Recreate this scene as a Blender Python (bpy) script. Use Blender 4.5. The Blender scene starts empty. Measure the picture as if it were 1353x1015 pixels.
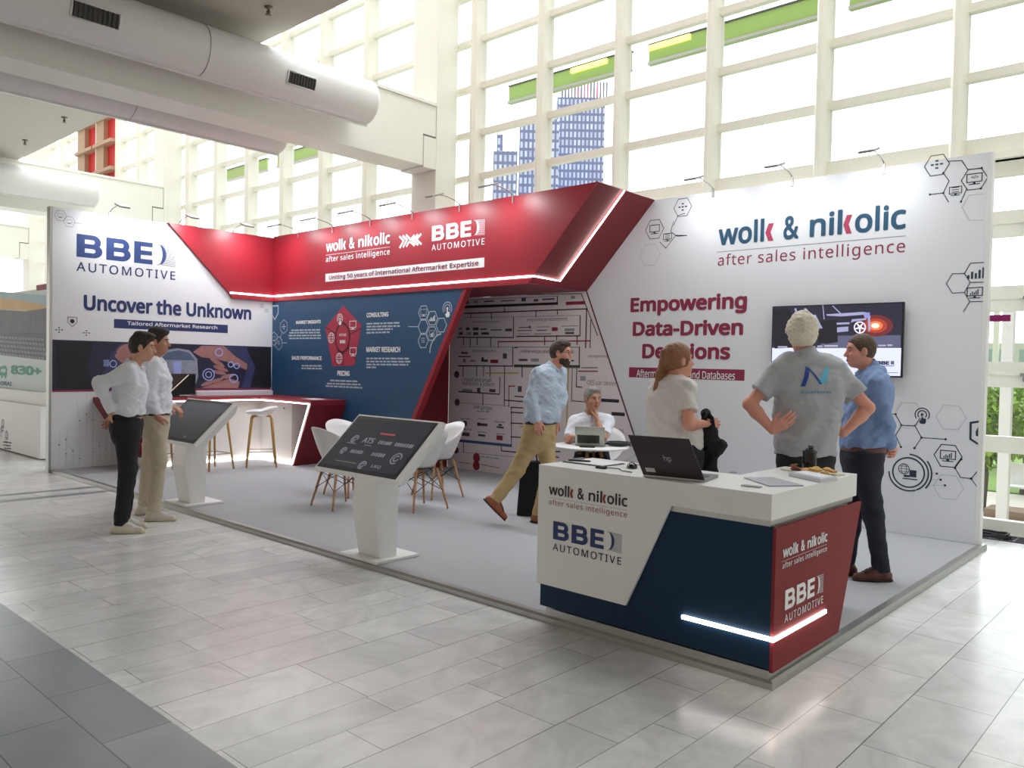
import bpy, math, random
import numpy as np
from mathutils import Vector, Matrix
random.seed(7)
S = bpy.context.scene
COL = S.collection
PI = math.pi

# ------------------------------------------------------------------ camera
CAM = np.array([1.65256, -3.74215, 1.56486])
YAW, PITCH, ROLL, FPX = -0.739071, -0.0243374, 0.0205426, 1061.163
_fw = np.array([math.sin(YAW)*math.cos(PITCH), math.cos(YAW)*math.cos(PITCH), math.sin(PITCH)])
_rt = np.array([math.cos(YAW), -math.sin(YAW), 0.0])
_up = np.cross(_rt, _fw)
RT = math.cos(ROLL)*_rt + math.sin(ROLL)*_up
UP = -math.sin(ROLL)*_rt + math.cos(ROLL)*_up
FW = _fw
cd = bpy.data.cameras.new('camera')
cd.sensor_width = 36.0
cd.lens = FPX/1353*36
cd.clip_end = 1500
cam = bpy.data.objects.new('camera', cd)
COL.objects.link(cam)
cam.matrix_world = Matrix(((RT[0], UP[0], -FW[0], CAM[0]), (RT[1], UP[1], -FW[1], CAM[1]),
                           (RT[2], UP[2], -FW[2], CAM[2]), (0, 0, 0, 1)))
S.camera = cam

# ------------------------------------------------------------------ world: overcast sky, brightest beyond the window front
world = bpy.data.worlds.new('overcast_sky')
S.world = world
world.use_nodes = True
wn = world.node_tree
wn.nodes.clear()
_o = wn.nodes.new('ShaderNodeOutputWorld')
_b = wn.nodes.new('ShaderNodeBackground')
_t = wn.nodes.new('ShaderNodeTexCoord')
_r = wn.nodes.new('ShaderNodeValToRGB')
_m = wn.nodes.new('ShaderNodeMapRange')
_v = wn.nodes.new('ShaderNodeVectorMath')
_v.operation = 'DOT_PRODUCT'
wn.links.new(_t.outputs['Generated'], _v.inputs[0])
_v.inputs[1].default_value = (-0.22, 0.84, 0.50)      # bright towards the window front and overhead
wn.links.new(_v.outputs['Value'], _m.inputs['Value'])
_m.inputs['From Min'].default_value = -1
_m.inputs['From Max'].default_value = 1
wn.links.new(_m.outputs[0], _r.inputs[0])
_e = _r.color_ramp.elements
_e[0].position = 0.0
_e[0].color = (0.235, 0.21, 0.19, 1)
_e[1].position = 1.0
_e[1].color = (0.97, 1.0, 1.03, 1)
for _p, _c in ((0.50, (0.25, 0.232, 0.215, 1)), (0.64, (0.88, 0.93, 0.98, 1))):
    _x = _e.new(_p)
    _x.color = _c
wn.links.new(_r.outputs[0], _b.inputs[0])
_b.inputs[1].default_value = 4.0
wn.links.new(_b.outputs[0], _o.inputs[0])

S.view_settings.view_transform = 'Standard'
S.view_settings.look = 'None'
S.view_settings.exposure = 0.14
S.view_settings.gamma = 1.0
S.view_settings.use_curve_mapping = False
S.cycles.max_bounces = 10
S.cycles.diffuse_bounces = 5
S.cycles.transparent_max_bounces = 16
S.cycles.caustics_reflective = False
S.cycles.caustics_refractive = False
S.cycles.sample_clamp_indirect = 6.0
S.cycles.use_denoising = True

# ------------------------------------------------------------------ materials
def lin(r, g, b):
    def f(c):
        c /= 255.0
        return c/12.92 if c <= 0.04045 else ((c+0.055)/1.055)**2.4
    return (f(r), f(g), f(b), 1.0)

_MATS = {}
def mat(name, rgb, rough=0.6, metal=0.0, var=0.05, nscale=6.0, bump=0.0, bscale=60.0, emit=0.0, spec=0.5, coat=0.0, stretch=None):
    if name in _MATS:
        return _MATS[name]
    m = bpy.data.materials.new(name)
    m.use_nodes = True
    nt = m.node_tree
    p = nt.nodes['Principled BSDF']
    p.inputs['Roughness'].default_value = rough
    p.inputs['Metallic'].default_value = metal
    p.inputs['Specular IOR Level'].default_value = spec
    p.inputs['Coat Weight'].default_value = coat
    c = lin(*rgb)
    tc = nt.nodes.new('ShaderNodeTexCoord')
    nz = nt.nodes.new('ShaderNodeTexNoise')
    nz.inputs['Scale'].default_value = nscale
    nz.inputs['Detail'].default_value = 3
    nt.links.new(tc.outputs['Object'], nz.inputs['Vector'])
    mx = nt.nodes.new('ShaderNodeMix')
    mx.data_type = 'RGBA'
    mx.inputs[6].default_value = tuple(x*(1-var) for x in c[:3])+(1,)
    mx.inputs[7].default_value = tuple(min(1, x*(1+var)) for x in c[:3])+(1,)
    nt.links.new(nz.outputs['Fac'], mx.inputs[0])
    nt.links.new(mx.outputs[2], p.inputs['Base Color'])
    if emit:
        p.inputs['Emission Color'].default_value = c
        p.inputs['Emission Strength'].default_value = emit
    if bump:
        n2 = nt.nodes.new('ShaderNodeTexNoise')
        n2.inputs['Scale'].default_value = bscale
        n2.inputs['Detail'].default_value = 4
        if stretch:
            mp = nt.nodes.new('ShaderNodeMapping')
            mp.inputs['Scale'].default_value = stretch
            nt.links.new(tc.outputs['Object'], mp.inputs[0])
            nt.links.new(mp.outputs[0], n2.inputs['Vector'])
        else:
            nt.links.new(tc.outputs['Object'], n2.inputs['Vector'])
        bp = nt.nodes.new('ShaderNodeBump')
        bp.inputs['Strength'].default_value = bump
        bp.inputs['Distance'].default_value = 0.01
        nt.links.new(n2.outputs['Fac'], bp.inputs['Height'])
        nt.links.new(bp.outputs[0], p.inputs['Normal'])
    _MATS[name] = m
    return m

# ------------------------------------------------------------------ objects
OFF = {}
def tag(o, label=None, cat=None, group=None, kind=None):
    if label: o['label'] = label
    if cat: o['category'] = cat
    if group: o['group'] = group
    if kind: o['kind'] = kind
    return o

def thing(name, label, cat, loc=(0, 0, 0), group=None):
    o = bpy.data.objects.new(name, None)
    o.empty_display_size = 0.1
    COL.objects.link(o)
    o.location = loc
    OFF[o.name] = Vector(loc)
    return tag(o, label, cat, group)

def link(name, me, parent=None):
    o = bpy.data.objects.new(name, me)
    COL.objects.link(o)
    if parent is not None:
        o.parent = parent
        OFF[o.name] = OFF[parent.name]
    else:
        OFF[o.name] = Vector((0, 0, 0))
    return o

class MB:
    """collects faces, world coordinates"""
    def __init__(s):
        s.v = []
        s.f = []
        s.sm = []
    def add(s, vs, fs, smooth=False):
        b = len(s.v)
        s.v += [tuple(map(float, q)) for q in vs]
        s.f += [tuple(b+i for i in q) for q in fs]
        s.sm += [smooth]*len(fs)
        return s
    def box(s, x0, x1, y0, y1, z0, z1):
        v = [(x, y, z) for z in (z0, z1) for y in (y0, y1) for x in (x0, x1)]
        return s.add(v, [(0, 2, 3, 1), (4, 5, 7, 6), (0, 1, 5, 4), (2, 6, 7, 3), (0, 4, 6, 2), (1, 3, 7, 5)])
    def obox(s, c, a, b, d):
        c, a, b, d = map(np.array, (c, a, b, d))
        v = [c+i*a+j*b+k*d for k in (-1, 1) for j in (-1, 1) for i in (-1, 1)]
        return s.add(v, [(0, 2, 3, 1), (4, 5, 7, 6), (0, 1, 5, 4), (2, 6, 7, 3), (0, 4, 6, 2), (1, 3, 7, 5)])
    def prism(s, pts, off):
        n = len(pts)
        o = np.array(off, float)
        p = [np.array(q, float) for q in pts]
        v = p+[q+o for q in p]
        f = [tuple(range(n))[::-1], tuple(range(n, 2*n))]
        f += [(i, (i+1) % n, n+(i+1) % n, n+i) for i in range(n)]
        return s.add(v, f)
    def poly(s, pts):
        return s.add(pts, [tuple(range(len(pts)))])
    def tube(s, pts, r, n=8, caps=True):
        pts = [np.array(p, float) for p in pts]
        rs = r if isinstance(r, (list, tuple)) else [r]*len(pts)
        v = []
        ref = None
        for i, p in enumerate(pts):
            a = pts[max(i-1, 0)]
            b = pts[min(i+1, len(pts)-1)]
            t = (b-a)/(np.linalg.norm(b-a)+1e-9)
            if ref is None:
                ref = np.array((0, 0, 1.0)) if abs(t[2]) < 0.9 else np.array((1.0, 0, 0))
            x = np.cross(t, ref)
            x /= np.linalg.norm(x)+1e-9
            y = np.cross(x, t)
            ref = y
            v += [p+rs[i]*(math.cos(2*PI*k/n)*x+math.sin(2*PI*k/n)*y) for k in range(n)]
        f = []
        for i in range(len(pts)-1):
            f += [(i*n+k, i*n+(k+1) % n, (i+1)*n+(k+1) % n, (i+1)*n+k) for k in range(n)]
        s.add(v, f, True)
        if caps:
            b = len(s.v)-len(v)
            s.f += [tuple(b+k for k in range(n))[::-1], tuple(b+(len(pts)-1)*n+k for k in range(n))]
            s.sm += [False, False]
        return s
    def lathe(s, prof, c=(0, 0, 0), n=24, smooth=True):
        v = []
        for r, z in prof:
            v += [(c[0]+r*math.cos(2*PI*k/n), c[1]+r*math.sin(2*PI*k/n), c[2]+z) for k in range(n)]
        f = []
        for i in range(len(prof)-1):
            f += [(i*n+k, i*n+(k+1) % n, (i+1)*n+(k+1) % n, (i+1)*n+k) for k in range(n)]
        f += [tuple(range(n))[::-1], tuple((len(prof)-1)*n+k for k in range(n))]
        return s.add(v, f, smooth)
    def ell(s, c, r, n=12, m=8, ax=None):
        ax = ax or ((1, 0, 0), (0, 1, 0), (0, 0, 1))
        ax = [np.array(a, float) for a in ax]
        c = np.array(c, float)
        v = [c-r[2]*ax[2]]
        for j in range(1, m):
            a = -PI/2+PI*j/m
            v += [c+r[0]*math.cos(a)*math.cos(2*PI*k/n)*ax[0]+r[1]*math.cos(a)*math.sin(2*PI*k/n)*ax[1]+r[2]*math.sin(a)*ax[2] for k in range(n)]
        v.append(c+r[2]*ax[2])
        f = [(0, 1+(k+1) % n, 1+k) for k in range(n)]
        for j in range(m-2):
            f += [(1+j*n+k, 1+j*n+(k+1) % n, 1+(j+1)*n+(k+1) % n, 1+(j+1)*n+k) for k in range(n)]
        L = len(v)-1
        f += [(1+(m-2)*n+k, 1+(m-2)*n+(k+1) % n, L) for k in range(n)]
        return s.add(v, f, True)
    def grid(s, fn, nu, nv, smooth=True):
        v = [fn(i/nu, j/nv) for j in range(nv+1) for i in range(nu+1)]
        f = [(j*(nu+1)+i, j*(nu+1)+i+1, (j+1)*(nu+1)+i+1, (j+1)*(nu+1)+i) for j in range(nv) for i in range(nu)]
        return s.add(v, f, smooth)
    def build(s, name, m, parent=None, bevel=0.0, solid=0.0, kind=None, sub=0):
        me = bpy.data.meshes.new(name)
        o = OFF[parent.name] if parent is not None else Vector((0, 0, 0))
        me.from_pydata([(a-o.x, b-o.y, c-o.z) for a, b, c in s.v], [], s.f)
        me.polygons.foreach_set('use_smooth', s.sm)
        me.materials.append(m)
        me.update()
        ob = link(name, me, parent)
        if solid:
            md = ob.modifiers.new('thickness', 'SOLIDIFY')
            md.thickness = solid
        if bevel:
            md = ob.modifiers.new('edge', 'BEVEL')
            md.width = bevel
            md.segments = 2
            md.limit_method = 'ANGLE'
        if sub:
            md = ob.modifiers.new('smooth', 'SUBSURF')
            md.levels = sub
            md.render_levels = sub
        if kind: ob['kind'] = kind
        return ob

def copy_tree(o, loc, rz=0.0, label=None, parent=None):
    """a thing with copies of its parts and sub-parts"""
    c = o.copy()
    COL.objects.link(c)
    if parent is None:
        c.location = loc
        c.rotation_euler = (0, 0, rz)
        if label: c['label'] = label
    else:
        c.parent = parent
    for ch in list(o.children):
        copy_tree(ch, None, 0, None, c)
    return c

# ------------------------------------------------------------------ planes of the place and points on them
class Plane:
    def __init__(s, o, u, n):
        s.o, s.u, s.n = (np.array(q, float) for q in (o, u, n))
        s.w = np.array((0, 0, 1.0))
    def P(s, a, b, e=0.0):
        return s.o+a*s.u+b*s.w+e*s.n
    def at(s, px, py):
        d = FW+(px-676.5)/FPX*RT-(py-507.5)/FPX*UP
        t = ((s.o-CAM)@s.n)/(d@s.n)
        q = CAM+t*d-s.o
        return float(q@s.u), float(q@s.w)

def at(px, py, depth):
    return CAM+depth*(FW+(px-676.5)/FPX*RT-(py-507.5)/FPX*UP)

def ribbon(mb, pl, pts, w, e=0.0015, closed=False):
    e0 = e
    p = [np.array(q, float) for q in pts]
    if closed: p = p+[p[0]]
    for i, (a, b) in enumerate(zip(p[:-1], p[1:])):
        e = e0+0.0003*(i % 3)
        t = b-a
        L = np.linalg.norm(t)
        if L < 1e-6: continue
        t /= L
        nn = np.array((-t[1], t[0]))*w/2
        a2, b2 = a-t*w*0.4, b+t*w*0.4
        mb.poly([pl.P(*(q), e) for q in (a2-nn, b2-nn, b2+nn, a2+nn)])

def ngon(mb, pl, c, r, n, rot=0.0, e=0.0015, sy=1.0):
    mb.poly([pl.P(c[0]+r*math.cos(rot+2*PI*k/n), c[1]+sy*r*math.sin(rot+2*PI*k/n), e) for k in range(n)])

def hexa(mb, pl, c, r, w, e=0.0015, rot=0.0):
    ribbon(mb, pl, [(c[0]+r*math.cos(rot+k*PI/3), c[1]+r*math.sin(rot+k*PI/3)) for k in range(6)], w, e, True)

def arc(mb, pl, c, r, a0, a1, w, e=0.0015, n=16):
    ribbon(mb, pl, [(c[0]+r*math.cos(a0+(a1-a0)*k/n), c[1]+r*math.sin(a0+(a1-a0)*k/n)) for k in range(n+1)], w, e)

def rect(mb, pl, a0, b0, a1, b1, e=0.001):
    mb.poly([pl.P(a0, b0, e), pl.P(a1, b0, e), pl.P(a1, b1, e), pl.P(a0, b1, e)])

FONT = None
try:
    import os
    FONT = bpy.data.fonts.load(os.path.join(bpy.utils.system_resource('DATAFILES'), 'fonts', 'NotoSansMath-Regular.woff2'))
except Exception:
    FONT = None

def letters(s, pl, box, name, m, parent, bold=0.0, e=0.002, keep=False, space=1.0):
    """lettering fitted into box = (u0, v0, u1, v1) on a plane"""
    cu = bpy.data.curves.new('lettering', 'FONT')
    cu.body = s
    if FONT is not None: cu.font = FONT
    cu.size = 1.0
    cu.resolution_u = 4
    cu.space_character = space
    ob = bpy.data.objects.new('lettering', cu)
    me = ob.to_mesh()
    vs = np.array([v.co[:] for v in me.vertices]) if len(me.vertices) else np.zeros((0, 3))
    fs = [tuple(q.vertices) for q in me.polygons]
    ob.to_mesh_clear()
    bpy.data.objects.remove(ob)
    bpy.data.curves.remove(cu)
    if not len(vs): return None
    lo, hi = vs[:, :2].min(0), vs[:, :2].max(0)
    u0, v0, u1, v1 = box
    sx, sy = (u1-u0)/(hi[0]-lo[0]), (v1-v0)/(hi[1]-lo[1])
    if keep: sx = sy
    mb = MB()
    # heavier weights: the same outlines repeated around a small circle
    d = bold*1.0
    u0, u1, v0, v1 = u0, u1, v0, v1
    sh = [(0.0, 0.0)]
    if d > 0.003:
        k = 1.0/(1.0+2*d/(hi[0]-lo[0])), 1.0/(1.0+2*d/(hi[1]-lo[1]))
        sx, sy = sx*k[0], sy*k[1]
        u0, v0 = u0+d*sx, v0+d*sy
        n = 8 if d > 0.012 else 4
        sh = [(d*math.cos(2*PI*(i+.5)/n), d*math.sin(2*PI*(i+.5)/n)) for i in range(n)]
        if d > 0.03: sh.append((0.0, 0.0))
    for i, (dx, dy) in enumerate(sh):
        mb.add([pl.P(u0+(x-lo[0]+dx)*sx, v0+(y-lo[1]+dy)*sy, e+i*0.00025) for x, y, _ in vs], fs)
    if parent is None: return mb
    return mb.build(name, m, parent)

def pxbox(pl, lb, rt):
    a = pl.at(*lb)
    b = pl.at(*rt)
    return (a[0], a[1], b[0], b[1])
# ------------------------------------------------------------------ shared materials
M_white = mat('white_laminate', (232, 231, 229), 0.35, var=0.02)
M_print = mat('white_print', (226, 228, 233), 0.55, var=0.015)
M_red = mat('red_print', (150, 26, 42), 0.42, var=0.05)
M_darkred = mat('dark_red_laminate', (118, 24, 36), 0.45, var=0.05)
M_blue = mat('blue_print', (32, 74, 110), 0.5, var=0.05)
M_counterblue = mat('blue_laminate', (14, 46, 72), 0.6, var=0.05, spec=0.25)
M_counterred = mat('red_laminate', (132, 40, 45), 0.6, var=0.05, spec=0.25)
M_navy = mat('navy_ink', (38, 52, 104), 0.6)
M_logoblue = mat('blue_ink', (44, 66, 124), 0.6)
M_teal = mat('teal_ink', (30, 78, 108), 0.6)
M_crimson = mat('crimson_ink', (142, 38, 70), 0.6)
M_black = mat('black_plastic', (22, 22, 24), 0.4)
M_dark = mat('dark_ink', (36, 40, 50), 0.6)
M_greyink = mat('grey_ink', (150, 152, 158), 0.6)
M_paleink = mat('pale_grey_ink', (196, 199, 205), 0.6)
M_whiteink = mat('white_ink', (238, 238, 240), 0.6)
M_alu = mat('brushed_aluminium', (176, 176, 172), 0.32, 0.85)
M_metal = mat('steel', (150, 150, 150), 0.3, 0.9)
M_led = mat('led_strip', (255, 246, 240), 0.5, emit=9.0)
M_cream = mat('cream_paint', (232, 231, 222), 0.5, var=0.02)
M_mull = mat('cream_frame_paint', (238, 236, 224), 0.4, var=0.03)
M_slab = mat('ceiling_plaster', (196, 190, 180), 0.8, var=0.03)
M_duct = mat('painted_duct', (224, 223, 220), 0.35, var=0.02)
M_carpet = mat('grey_carpet', (168, 168, 172), 0.9, var=0.05, nscale=90, bump=0.25, bscale=500)
M_wood = mat('beech_wood', (176, 132, 92), 0.5, var=0.12, nscale=14)
M_oak = mat('golden_oak', (188, 148, 84), 0.5, var=0.12, nscale=14)
M_shell = mat('white_shell_plastic', (226, 224, 224), 0.35, var=0.01)
M_screen = mat('dark_glass_screen', (70, 75, 86), 0.16, var=0.05, nscale=2)
M_grille = mat('dark_grille', (70, 68, 64), 0.5)

def floor_material():
    m = bpy.data.materials.new('marble_tiles')
    m.use_nodes = True
    nt = m.node_tree
    p = nt.nodes['Principled BSDF']
    tc = nt.nodes.new('ShaderNodeTexCoord')
    sp = nt.nodes.new('ShaderNodeSeparateXYZ')
    nt.links.new(tc.outputs['Object'], sp.inputs[0])
    # slow waves in x make the tile rows of unequal width
    def mth(op, a, b=None):
        n = nt.nodes.new('ShaderNodeMath')
        n.operation = op
        for i, q in enumerate((a, b)):
            if q is None: continue
            if isinstance(q, (int, float)): n.inputs[i].default_value = q
            else: nt.links.new(q, n.inputs[i])
        return n.outputs[0]
    w = mth('MULTIPLY', mth('SINE', mth('MULTIPLY', sp.outputs['X'], 5.1)), 0.055)
    x = mth('ADD', sp.outputs['X'], w)
    cb = nt.nodes.new('ShaderNodeCombineXYZ')
    nt.links.new(sp.outputs['Y'], cb.inputs[0])
    nt.links.new(x, cb.inputs[1])
    br = nt.nodes.new('ShaderNodeTexBrick')
    br.offset = 0.37
    br.offset_frequency = 2
    br.squash = 1.45
    br.squash_frequency = 3
    br.inputs['Scale'].default_value = 1.0
    br.inputs['Brick Width'].default_value = 0.72
    br.inputs['Row Height'].default_value = 0.27
    br.inputs['Mortar Size'].default_value = 0.0022
    br.inputs['Mortar Smooth'].default_value = 0.1
    br.inputs['Color1'].default_value = lin(234, 233, 231)
    br.inputs['Color2'].default_value = lin(216, 216, 216)
    br.inputs['Mortar'].default_value = lin(136, 135, 133)
    nt.links.new(cb.outputs[0], br.inputs['Vector'])
    nz = nt.nodes.new('ShaderNodeTexNoise')
    nz.inputs['Scale'].default_value = 1.9
    nz.inputs['Detail'].default_value = 9
    nz.inputs['Roughness'].default_value = 0.62
    nz.inputs['Distortion'].default_value = 2.4
    mp = nt.nodes.new('ShaderNodeMapping')
    mp.inputs['Scale'].default_value = (1.25, 1.0, 1)
    nt.links.new(tc.outputs['Object'], mp.inputs[0])
    nt.links.new(mp.outputs[0], nz.inputs['Vector'])
    rp = nt.nodes.new('ShaderNodeValToRGB')
    rp.color_ramp.elements[0].position = 0.36
    rp.color_ramp.elements[0].color = (0.78, 0.785, 0.79, 1)
    rp.color_ramp.elements[1].position = 0.62
    rp.color_ramp.elements[1].color = (1, 1, 1, 1)
    nt.links.new(nz.outputs['Fac'], rp.inputs[0])
    mx = nt.nodes.new('ShaderNodeMix')
    mx.data_type = 'RGBA'
    mx.blend_type = 'MULTIPLY'
    mx.inputs[0].default_value = 0.8
    nt.links.new(br.outputs['Color'], mx.inputs[6])
    nt.links.new(rp.outputs[0], mx.inputs[7])
    nt.links.new(mx.outputs[2], p.inputs['Base Color'])
    p.inputs['Roughness'].default_value = 0.22
    p.inputs['Specular IOR Level'].default_value = 0.5
    return m

def band_material():
    m = bpy.data.materials.new('dark_grey_tiles')
    m.use_nodes = True
    nt = m.node_tree
    p = nt.nodes['Principled BSDF']
    tc = nt.nodes.new('ShaderNodeTexCoord')
    br = nt.nodes.new('ShaderNodeTexBrick')
    br.offset = 0.43
    br.inputs['Scale'].default_value = 1.0
    br.inputs['Brick Width'].default_value = 0.62
    br.inputs['Row Height'].default_value = 0.31
    br.inputs['Mortar Size'].default_value = 0.003
    br.inputs['Color1'].default_value = lin(138, 141, 144)
    br.inputs['Color2'].default_value = lin(122, 126, 130)
    br.inputs['Mortar'].default_value = lin(60, 62, 64)
    mp = nt.nodes.new('ShaderNodeMapping')
    mp.inputs['Location'].default_value = (0.2, 2.47, 0)
    nt.links.new(tc.outputs['Object'], mp.inputs[0])
    nt.links.new(mp.outputs[0], br.inputs['Vector'])
    nz = nt.nodes.new('ShaderNodeTexNoise')
    nz.inputs['Scale'].default_value = 4
    nz.inputs['Detail'].default_value = 8
    nt.links.new(tc.outputs['Object'], nz.inputs['Vector'])
    mx = nt.nodes.new('ShaderNodeMix')
    mx.data_type = 'RGBA'
    mx.blend_type = 'SOFT_LIGHT'
    mx.inputs[0].default_value = 0.35
    nt.links.new(br.outputs['Color'], mx.inputs[6])
    nt.links.new(nz.outputs['Fac'], mx.inputs[7])
    nt.links.new(mx.outputs[2], p.inputs['Base Color'])
    p.inputs['Roughness'].default_value = 0.28
    return m

def glass_material():
    m = bpy.data.materials.new('window_glass')
    m.use_nodes = True
    nt = m.node_tree
    nt.nodes.clear()
    o = nt.nodes.new('ShaderNodeOutputMaterial')
    a = nt.nodes.new('ShaderNodeBsdfTransparent')
    a.inputs[0].default_value = (0.97, 0.985, 0.98, 1)
    g = nt.nodes.new('ShaderNodeBsdfGlossy')
    g.inputs['Roughness'].default_value = 0.02
    w = nt.nodes.new('ShaderNodeLayerWeight')
    w.inputs[0].default_value = 0.5
    q = nt.nodes.new('ShaderNodeMath')
    q.operation = 'POWER'
    nt.links.new(w.outputs['Facing'], q.inputs[0])
    q.inputs[1].default_value = 4.0
    f = nt.nodes.new('ShaderNodeMath')
    f.operation = 'MULTIPLY_ADD'
    nt.links.new(q.outputs[0], f.inputs[0])
    f.inputs[1].default_value = 0.35
    f.inputs[2].default_value = 0.03
    x = nt.nodes.new('ShaderNodeMixShader')
    nt.links.new(f.outputs[0], x.inputs[0])
    nt.links.new(a.outputs[0], x.inputs[1])
    nt.links.new(g.outputs[0], x.inputs[2])
    nt.links.new(x.outputs[0], o.inputs[0])
    return m

M_floor = floor_material()
M_band = band_material()
M_glass = glass_material()

# ------------------------------------------------------------------ the hall
def struct(name, mb, m, parent=None, **k):
    return mb.build(name, m, parent, kind='structure', **k)

struct('floor', MB().box(-34, 9, -22, 5.42, -0.25, 0.0), M_floor)
struct('trim_1', MB().box(-34, 9, -2.93, -2.185, 0.0, 0.0012), M_band)
struct('trim_2', MB().box(-8.52, -8.40, -2.185, 5.2, 0.0, 0.0012), M_band)
struct('trim_3', MB().box(-8.12, -7.98, -2.185, 5.2, 0.0, 0.0012), M_band)
struct('ceiling', MB().box(-34, 9, -22, 1.73, 5.63, 5.95), M_slab)

struct('unseen_daylight_block', MB().box(2.2, 12, 6.6, 40, -0.9, 16), mat('blocker_grey', (150, 148, 144), 0.8))  # unseen block outside, added to shade the hall from side daylight
struct('unseen_shade_wall', MB().box(3.4, 3.6, -22, 5.2, 0.0, 9.3), M_cream)  # added out of frame to hold back daylight from this side
BEAMS = (-7.85, -17.45, -27.05)
for bx in BEAMS:
    c = MB()
    c.box(bx-0.56, bx, 4.80, 5.24, 0.0, 9.3)
    c.box(bx-0.56, bx, 4.545, 4.80, 4.60, 5.085)
    struct('column', c, M_cream, bevel=0.008)
    b = MB()
    b.prism([(bx, -22, 4.62), (bx, 4.53, 4.62), (bx, 4.53, 5.11), (bx, 4.787, 5.11), (bx, 4.787, 5.58), (bx, -22, 5.58)], (-0.56, 0, 0))
    b.box(bx-0.59, bx+0.03, -22, 4.79, 5.58, 5.628)
    struct('beam', b, M_cream, bevel=0.006)

def vent(name, parent, xa, za, r, y0, y1, ang0, ang1):
    fr = MB()
    gr = MB()
    n = 5
    def q(a, y, rr): return (xa+rr*math.cos(a), y, za+rr*math.sin(a))
    for i in range(n):
        a, b = ang0+(ang1-ang0)*i/n, ang0+(ang1-ang0)*(i+1)/n
        gr.poly([q(a, y0, r+0.006), q(a, y1, r+0.006), q(b, y1, r+0.006), q(b, y0, r+0.006)])
        k = 10
        for j in range(k):
            ya = y0+(y1-y0)*(j+0.35)/k
            gr.poly([q(a, ya, r+0.02), q(a, ya+0.012, r+0.008), q(b, ya+0.012, r+0.008), q(b, ya, r+0.02)])
    for a in (ang0, ang1):
        fr.tube([q(a, y0, r+0.008), q(a, y1, r+0.008)], 0.012, 6)
    for y in (y0, y1):
        fr.tube([q(ang0+(ang1-ang0)*i/n, y, r+0.008) for i in range(n+1)], 0.012, 6)
    g = gr.build(name, M_grille, parent)
    fr.build('vent_frame', M_duct, g)

def duct(xa, za, r, yend, seams, vents, label):
    t = thing('air_duct', label, 'air duct', (xa, yend, za), 'round air ducts along the gallery beams')
    b = MB()
    n = 40
    ys = [(-22, r), (yend-0.06, r), (yend-0.02, r*0.97), (yend, r*0.88)]
    v = []
    for y, rr in ys:
        v += [(xa+rr*math.cos(2*PI*k/n), y, za+rr*math.sin(2*PI*k/n)) for k in range(n)]
    b.add(v, [(i*n+k, i*n+(k+1) % n, (i+1)*n+(k+1) % n, (i+1)*n+k) for i in range(3) for k in range(n)], True)
    b.add(v[-n:], [tuple(range(n))])
    b.build('duct_body', M_duct, t)
    for y in seams:
        sb = MB()
        sb.tube([(xa+(r+0.001)*math.cos(2*PI*k/n), y, za+(r+0.001)*math.sin(2*PI*k/n)) for k in range(n+1)], 0.006, 5, False)
        sb.build('seam_band', M_alu, t)
    rb = MB().box(xa-0.02, xa+0.02, -22, yend-0.02, za-r-0.022, za-r+0.01)
    rb.build('hanger_rail', M_duct, t)
    for vv in vents:
        vent('air_vent', t, xa, za, r, *vv)
    return t
duct(-7.45, 5.14, 0.30, 3.16, (0.72,), ((1.72, 2.12, -0.55, -0.05), (-0.75, -0.28, -0.55, 0.0)), 'fat white round air duct with two dark vents beside the long central beam')
duct(-8.80, 4.86, 0.32, 2.62, (0.48,), (), 'white air duct tucked under the far side of the central beam')
duct(-17.03, 5.12, 0.30, 3.12, (), (), 'short bright white air duct above the first stand wall')

# window front: one bay per window, mullion at its first side, its panes one child
ZT = [(0.0, 0.14), (0.80, 0.96), (1.44, 1.69), (2.18, 2.43), (2.91, 3.16), (3.50, 3.64), (3.66, 3.90), (4.48, 4.57), (5.17, 5.26), (5.90, 5.99), (6.63, 6.72), (7.38, 7.47), (8.1, 8.19), (9.1, 9.3)]
BAY = 1.3705
RED_BAYS = {}
for i in range(22):
    x0 = -0.555+BAY*(1-i)
    x1 = x0+BAY
    xm = x0-0.0
    f = MB()
    f.box(xm-0.055, xm+0.055, 5.16, 5.40, 0.0, 9.3)
    f.prism([(xm-.055, 5.16, 0), (xm+.055, 5.16, 0), (xm+.022, 5.11, 0), (xm-.022, 5.11, 0)], (0, 0, 9.3))
    for k, (za, zb) in enumerate(ZT):
        f.box(xm+0.055, x1-0.055, 5.27, 5.37, za, zb)
        if k in (2, 3, 4):
            f.box(xm+0.055, x1-0.055, 5.262, 5.272, (za+zb)/2-0.006, (za+zb)/2+0.006)
    w = struct('window_%d' % (i+1), f, M_mull)
    g = MB()
    for (a, za), (zb, b) in zip(ZT[:-1], ZT[1:]):
        if zb-za > 0.1:
            g.box(xm+0.05, x1-0.05, 5.318, 5.324, za, zb)
    g.build('pane', M_glass, w)
    if 17 <= i <= 18:
        ti, rp = MB(), MB()
        for k in range(7, 13):
            za, zb = ZT[k][1], ZT[k+1][0]
            rp.box(xm+.58, x1-.06, 5.22, 5.24, za, zb)
            ti.box(xm+.055, xm+.58, 5.1, 5.24, za, zb)
        for k in range(8, 13):
            ti.box(xm+.055, x1-.055, 5.0, 5.26, ZT[k][0], ZT[k][1])
        ti.build('timber_reveal', mat('timber_reveal', (178, 150, 124), 0.6, var=.1), w)
        rp.build('red_infill', mat('red_infill', (206, 40, 40), 0.5), w)
    h = MB()
    if 0 <= i < 3:
        for zz in (1.53, 2.27, 3.0):
            h.box(x0+0.62, x0+1.18, 5.215, 5.235, zz+0.02, zz+0.05)
            h.box(x0+0.64, x0+0.68, 5.22, 5.28, zz-0.03, zz+0.05)
        h.build('window_handle', M_metal, w)
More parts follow.
